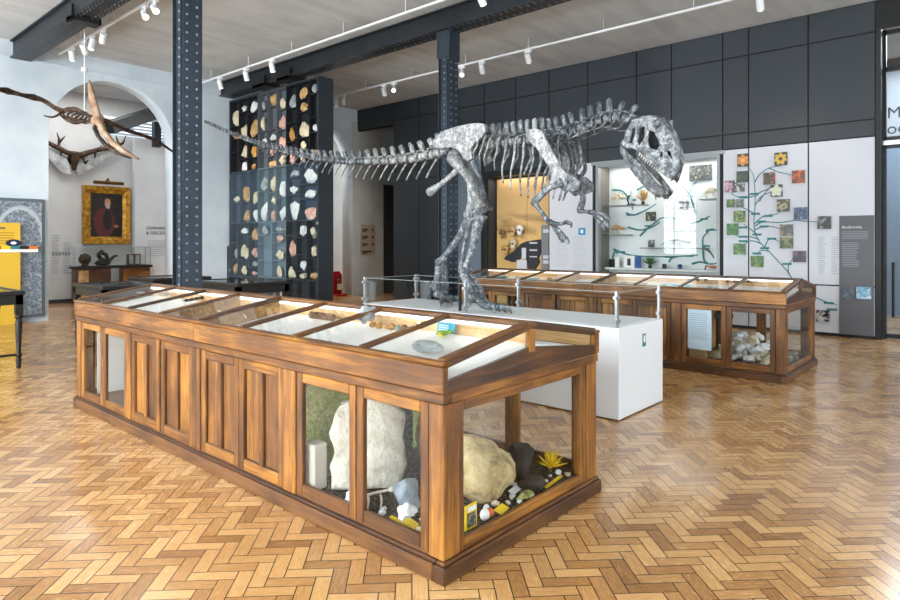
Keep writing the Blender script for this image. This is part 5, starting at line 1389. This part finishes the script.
CRAB = flat('crab_orange', lin(190,116,60), .5)
MB().ball((p.x,p.y,zl+.06), .07, 2, (.8,1.3,.5)).build('body', CRAB, t, True)
for s in (-1, 1):
    for k in range(3): MB().tube([(p.x-.03+k*.03,p.y+s*.08,zl+.06),(p.x-.03+k*.03,p.y+s*.15,zl+.09),(p.x-.03+k*.03,p.y+s*.18,zl+.004)], [.012,.01,.004], 5).build('leg', CRAB, t, True)
# pictures on the back of the showcase
def pic_mat(name, bg, c1, c2, kind, seed=0):
    m = Mat(name, .4); v = m.coord('Object', loc=(seed*1.7, seed*.9, seed*.4)); o_ = m.coord('Object'); x, y, z = m.sep(o_)
    n = m.noise(v, 16, 5, .65, .6)
    c = m.ramp(n, [(.3, tuple(k*.45 for k in bg)), (.7, tuple(min(1, k*1.5) for k in bg))])
    if kind == 'flower':
        d = (y*y + z*z).op('SQRT'); ang = y.op('ARCTAN2', z); pet = (ang*(5 + seed % 4)).op('COSINE')*.18 + 1.0
        r_ = d/(pet*.105)
        c = m.mix((r_*-5.0 + 5.0).op('MULTIPLY', 1.0, clamp=True), c, c1); c = m.mix((r_*-12.0 + 4.2).op('MULTIPLY', 1.0, clamp=True), c, c2)
    else:
        f = m.noise(v, 9, 3, .5, 1.0); c = m.mix((f*8.0 - 4.0).op('MULTIPLY', 1.0, clamp=True), c, c1); f2 = m.noise(v, 21, 2, .5); c = m.mix((f2*9.0 - 5.2).op('MULTIPLY', 1.0, clamp=True), c, c2)
    m.col(c); return m.m
def picture(px0, px1, py0, py1, X_, mat, label, name='photograph', grp=None, th=.014):
    a = onX(px0, py0, X_); b = onX(px1, py1, X_); c = (a+b)/2
    o = MB().box(X_-th, X_, b.y, a.y, b.z, a.z).build(name, mat, None, off=(X_, c.y, c.z)); return tag(o, label, 'photograph', grp)
G_ = 'pictures in the wall showcase'
SBX = SB
picture(689.5, 712, 166, 180, SBX, pic_mat('eel_photo', lin(64,70,74), lin(90,96,98), lin(180,170,130), 'x', 3), 'large dark photograph with pale curves at the top of the showcase', grp=G_)
picture(679.5, 688.7, 201.5, 210, SBX, pic_mat('grey_photo', lin(70,74,78), lin(190,190,190), lin(20,20,24), 'x', 5), 'small dark grey photograph in the middle of the showcase back', grp=G_)
picture(646, 656, 212, 221, SBX, pic_mat('green_dark_photo', lin(40,56,50), lin(150,150,110), lin(20,26,24), 'x', 7), 'dark greenish photograph below the microscope shelf', grp=G_)
picture(648.4, 654.5, 240, 247, SBX, pic_mat('black_photo', lin(34,36,38), lin(180,184,188), lin(10,10,10), 'x', 9), 'tiny black photograph above the end of the middle showcase shelf', grp=G_)
picture(726, 729, 240, 256, SBX, DARKM, 'narrow black picture at the very end of the showcase', grp=G_)
a = onX(716.5, 212, SBX); b = onX(727, 228, SBX)
t = thing('mounted_specimen', 'white framed board with a brown round specimen at the showcase end', 'specimen', (SBX, (a.y+b.y)/2, b.z))
MB().box(SBX-.03, SBX, b.y, a.y, b.z, a.z).build('board', ROCKS['cream'], t); c = (a+b)/2
MB().ball((SBX-.04, c.y, c.z+.04), .075, 2, (.25,1,1.25)).tube([(SBX-.035,c.y,c.z-.03),(SBX-.035,c.y,c.z-.13)], .008, 6).build('specimen', BONEB, t, True)
# teal vines on the showcase back
def vine(paths, X_, r, label, name, labels=(), sc=1.0):
    q0 = onX(*paths[0][0], X_)
    t = thing(name, label, 'painted vine', q0)
    for pp in paths:
        pts = smooth_path([onX(px, py, X_) for px, py in pp], 6)
        m = MB().tube(pts, [r*(1-.5*k/len(pts)) for k in range(len(pts))], 5)
        for v in m.bm.verts: v.co.x = X_ - .003 - max(0, (X_-v.co.x))*.4 if v.co.x < X_ else X_-.003
        m.build('branch', TEAL, t, True)
    for px, py in labels:
        p = onX(px, py, X_); MB().box(X_-.012, X_-.004, p.y-.075*sc, p.y+.075*sc, p.z-.018*sc, p.z+.018*sc).build('leaf_label', TEALL, t)
    return t
vine([[(613,264),(613,257),(615,251),(614,249),(626,254),(640,256),(660,256.5),(685,256),(698,255)], [(669,262),(672,258),(681,256)], [(615,251),(618,253),(616,251)]], SB, .022, 'low teal vine curving along the bottom of the showcase back', 'teal_vine', [(622,252),(668,257),(690,256)])
vine([[(640,236),(648,228),(656,222),(662,218),(676,218)], [(628,227),(640,230),(652,227),(660,222)], [(626,213),(634,215),(646,210),(656,204)], [(637,190),(646,186),(654,192),(656,200)], [(612,190),(622,191),(630,200),(633,210)]], SB, .02, 'teal vine branching across the middle of the showcase back', 'teal_vine', [(630,215),(648,226),(633,200)])
vine([[(696,214),(693,204),(690,194),(692,186),(697,181)], [(692,198),(686,190),(682,186)], [(690,224),(700,221),(710,216)]], SB, .02, 'teal vine rising toward the large dark photograph', 'teal_vine', [(690,196),(704,219)])
vine([[(707,263),(704,260),(703,250),(703,238),(708,232)], [(703,247),(710,252),(714,258)], [(706,232),(712,229),(718,231)], [(692,264),(700,262),(710,264),(718,263)]], SB, .022, 'teal vine coiling up the end of the showcase back', 'teal_vine', [(706,246),(710,230)])
# ================================================================== FLOWER PHOTOS AND VINE ON THE WHITE PANELS
WXP = 12.368
def Zc(x, y): return (720 + x/2.857, 140 + y/2.857)
V = lambda *pts: [Zc(*p) for p in pts]
vine([V((205,395),(195,378),(170,350),(140,318),(112,290),(100,262),(97,230),(100,190),(100,150),(98,120),(94,96),(78,74)),
      V((100,120),(112,100),(140,80),(172,74)), V((140,80),(170,92),(205,100)), V((100,162),(118,148),(140,138),(148,128)), V((98,160),(70,166),(40,158),(32,146)),
      V((100,186),(120,160),(148,148)), V((98,240),(124,218),(160,212),(176,202)), V((100,246),(124,234),(170,236),(214,230),(240,232),(278,234)), V((100,256),(130,246),(160,250),(178,256)),
      V((104,268),(84,252),(68,240)), V((112,284),(84,276),(58,278),(42,270)), V((118,296),(90,288),(72,296),(66,306)), V((128,306),(140,284),(160,286),(176,294)),
      V((140,318),(116,316),(106,330)), V((196,384),(196,360),(206,342),(214,336)), V((112,176),(130,150),(140,140)), V((98,210),(76,198),(62,192))],
     WXP, .010, 'teal painted vine spreading over the white panels between the flower photographs', 'teal_vine',
     [Zc(*p) for p in ((66,163),(98,154),(102,211),(138,217),(118,233),(106,270),(66,250),(126,247),(66,276),(66,289),(148,282),(128,309),(106,324),(192,354))])
vine([[(815,297),(826,302),(832,303.5),(837,304.5)], [(826,302),(822,300)], [(826,312),(831,310),(837,308.5)]], WXP, .010, 'short teal vine reaching from behind the far case to the grey panel', 'teal_vine', [(829,303),(832,309.5)])
O_, Yl, Wh = lin(206,126,44), lin(206,168,44), lin(206,210,200)
PH = [(66,58,32,34,lin(50,60,40),O_,lin(230,180,90),'flower','large orange bloom, topmost of the column next to the showcase'),
 (174,54,36,34,lin(30,40,24),Yl,lin(60,36,14),'flower','sunflower with a dark heart at the top of the vine'),
 (64,105,32,30,lin(50,66,46),lin(84,104,70),lin(24,34,24),'x','dull dark leaves directly under the large orange bloom'),
 (141,110,33,32,lin(60,60,40),lin(170,70,40),lin(206,150,110),'x','rust red blossom in the middle of the vine top'),
 (224,105,36,34,lin(120,60,30),lin(214,100,50),lin(80,90,40),'x','fiery orange spiky flower at the outer end of a high branch'),
 (31,133,34,32,lin(70,50,60),lin(200,160,190),Wh,'x','pink and white blossom beside the showcase edge'),
 (59,136,22,22,lin(80,84,90),Wh,lin(60,64,70),'x','tiny grey and white picture next to the pink blossom'),
 (162,145,33,33,lin(40,54,36),Wh,lin(220,220,160),'flower','white star-shaped flower on dark leaves'),
 (30,181,21,22,lin(60,96,40),lin(120,150,70),lin(30,50,20),'x','tiny green leaf picture under the pink blossom'),
 (56,181,22,22,lin(80,88,84),lin(150,156,150),lin(40,46,44),'x','tiny grey-green picture beside the tiny green one'),
 (181,187,36,34,lin(70,72,50),lin(190,186,150),lin(50,50,36),'x','cream tufted flower halfway down the vine'),
 (56,219,32,32,lin(64,90,40),lin(130,160,70),lin(200,210,150),'x','yellow-green shrub halfway down the column near the showcase'),
 (230,210,37,34,lin(70,90,120),lin(30,40,44),lin(120,150,190),'x','dark tree shape against blue sky'),
 (36,255,32,32,lin(50,110,40),lin(90,160,70),lin(30,70,24),'x','bright green leaves, outermost low on the showcase side'),
 (190,258,37,33,lin(80,92,90),lin(150,130,90),lin(70,80,110),'x','brownish stems, upper of the two stacked beside the vine'),
 (190,294,37,32,lin(60,76,40),lin(130,130,80),lin(30,40,20),'x','olive leaves, lower of the two stacked beside the vine'),
 (56,312,33,32,lin(60,100,50),lin(120,160,90),lin(180,200,140),'x','pale green leaves low near the showcase'),
 (106,347,35,32,lin(70,110,50),lin(130,160,80),lin(40,70,30),'x','grassy green leaves, lowest on the narrow stem'),
 (227,333,37,33,lin(56,44,60),lin(110,80,110),lin(40,50,40),'x','dark purple blossom low on the outer branch'),
 (298,236,39,36,lin(30,34,36),lin(130,140,140),lin(16,18,20),'x','nearly black root picture at the end of the long branch'),
 (295,503,38,36,lin(22,24,26),lin(200,200,200),lin(10,12,12),'x','black picture with white shapes low on the last white panel')]
for k, (x, y, w, h, bg, c1, c2, kd, lb) in enumerate(PH):
    a = Zc(x-w/2, y-h/2); b = Zc(x+w/2, y+h/2)
    picture(a[0], b[0], a[1], b[1], WXP-.02, pic_mat('plant_photo_%d' % k, bg, c1, c2, kd, k+1), 'photograph of ' + lb, 'plant_picture', 'plant photographs on the white panels', .02)
a = Zc(390, 419); b = Zc(432, 455)
picture(a[0], b[0], a[1], b[1], 12.343, pic_mat('ice_photo', lin(120,170,200), lin(200,226,236), lin(90,140,180), 'x', 31), 'pale blue photograph low on the grey Biodiversity panel', 'photograph', None, .02)
a = Zc(350, 421); b = Zc(384, 457)
picture(a[0], b[0], a[1], b[1], 12.343, pic_mat('grey_leaf_photo', lin(90,96,104), lin(60,84,96), lin(120,130,140), 'x', 33), 'dim grey photograph beside the pale blue one on the grey panel', 'photograph', None, .02)
p = Zc(258, 272); a = onX(*p, WXP)
t = thing('text_sign', 'faint grey text columns on the last white panel beside the grey one', 'wall text', a); m = MB(); rr = random.Random(9)
for c_ in range(2):
    for k in range(18):
        yy = a.y - .12 - c_*.2; m.box(WXP-.003, WXP, yy-rr.uniform(.07,.13), yy, a.z-.05-k*.036, a.z-.036-k*.036)
m.build('lettering', flat('faint_print', lin(176,180,188), .7), t)
# ---- white text panel beside the mural
a = onX(578.5, 228, WXP); b = onX(585.5, 235, WXP)
t = thing('wall_sticker', 'small blue square sticker on the white text panel beside the mural', 'sticker', ((a+b)/2))
MB().box(WXP-.006, WXP, b.y, a.y, b.z, a.z).build('square', flat('sky_blue', lin(40,150,196)), t); c = (a+b)/2
MB().box(WXP-.009, WXP-.006, c.y-.035, c.y+.035, c.z-.04, c.z+.04).build('figure', WHITEC, t)
a = onX(552, 238, WXP); t = thing('text_sign', 'faint small text in rows on the white panel beside the mural', 'wall text', a); m = MB()
for c_ in range(2):
    for k in range(14): m.box(WXP-.003, WXP, a.y-.12-c_*.42-rr.uniform(.25,.36), a.y-.12-c_*.42, a.z-k*.05, a.z+.016-k*.05)
m.build('lettering', flat('faint_print_light', lin(192,196,204), .7), t)
# ================================================================== SAVANNA MURAL NICHE
MX = 12.8
def mural_mat():
    m = Mat('golden_savanna_print', .5); v = m.coord('Object', (1,.55,2.4)); x, y, z = m.sep(m.coord('Object'))
    n = m.noise(v, 1.3, 6, .6, .8)
    g = ((z + 1.4)*.36)
    c = m.ramp(g, [(0, lin(214,172,104)), (.5, lin(226,186,116)), (.8, lin(204,168,112)), (1, lin(176,142,94))])
    band = ellipse_mask(m, y, z + (n-.5)*1.1, .1, .42, 1.3, .34, .6)*((n*5.0 - 2.1).op('MULTIPLY', 1.0, clamp=True))
    m.col(m.mix(band, c, lin(98,72,50))); return m.m
MM = mural_mat()
t = thing('savanna_mural', 'golden savanna picture lining the wall niche behind the dinosaur ribs', 'mural', (MX, 8.9, 1.6))
ys = onX(527, 200, MX).y; ye = onX(541.7, 200, MX).y
for a, b in ((ys+.006, 9.75), (7.98, ys-.006)): MB().box(MX, MX+.03, a, b, .05, 3.18).build('mural_panel', MM, t)
a = onX(541.7, 225, 12.79); t = thing('grey_text_strip', 'grey strip with pale squares at the edge of the mural', 'text strip', (12.79, 8.2, .3))
MB().box(12.77, 12.797, 8.0, a.y, .06, a.z).build('board', flat('mid_grey_board', lin(134,136,140)), t)
for py in (231, 257, 262): q = onX(546.5, py, 12.77); MB().box(12.764, 12.77, q.y-.09, q.y+.09, q.z-.04, q.z+.04).build('label', WHITEP, t)
def M6(x, y): return (490 + x/6.667, 190 + y/6.667)
sil = [(340,330),(300,335),(240,345),(205,360),(170,400),(110,440),(95,460),(150,480),(185,475),(215,440),(250,470),(262,530),(300,530),(330,480),(320,450),(340,425)]
pts = [onX(*M6(*q), 12.76) for q in sil]
t = thing('animal_silhouette', 'dark charcoal cut-out board with white labels in front of the mural', 'board', (12.76, 8.7, 1.0))
pm = plate([(q.y, q.z) for q in pts], (), .03, .004); mapyz(pm, 12.76); pm.build('board', flat('charcoal_cutout', lin(48,50,54), .6), t)
MB().tube([(12.78, pts[0].y+.3, pts[0].z-.3), (12.8, pts[0].y+.3, pts[0].z-.3)], .03, 8).build('spacer', STEEL, t)
for x0, x1, y0, y1 in ((264,314,348,358),(264,314,396,406),(264,314,440,449),(212,240,386,458)):
    a = onX(*M6(x0, y0), 12.74); b = onX(*M6(x1, y1), 12.74); MB().box(12.736, 12.744, b.y, a.y, b.z, a.z).build('label', WHITEP, t)
a = onX(*M6(180, 466), 12.72); b = onX(*M6(246, 530), 12.72)
t = thing('white_card', 'white card low before the charcoal cut-out of the mural', 'card', (12.72, (a.y+b.y)/2, b.z)); MB().box(12.71, 12.725, b.y, a.y, b.z-.1, a.z).build('card', WHITEP, t)
for k, (x, y, mt, lb) in enumerate(((80,290,'brown','small brown skull, outermost of the upper row on the mural'),(148,276,'tan','tan skull in the middle of the upper row on the mural'),(196,266,'white','white skull ending the upper row on the mural'),(102,396,'tan','large tan skull low on the mural beside the charcoal cut-out'),(152,358,'cream','cream skull just above the charcoal cut-out'))):
    c = onX(*M6(x, y), 12.68); r = .1 if k != 0 else .08
    t = thing('hominid_skull', lb, 'skull', c, 'skulls on the savanna mural')
    MB().ball(c+Vector((0,.0,.02)), r, 3, (.85,1,1), None, .1).ball(c+Vector((-.02,-.02,-.08)), r*.65, 2, (.9,1,.9), None, .1).build('cranium', ROCKS[mt], t, True)
    for s in (-1, 1): MB().ball(c+Vector((-r*.78,s*r*.38-.01,-.0)), r*.24, 2).build('eye_socket', BLACKP, t, True)
    MB().tube([c+Vector((.06,0,0)), Vector((MX-.006, c.y, c.z))], .012, 6).build('mount', STEEL, t)
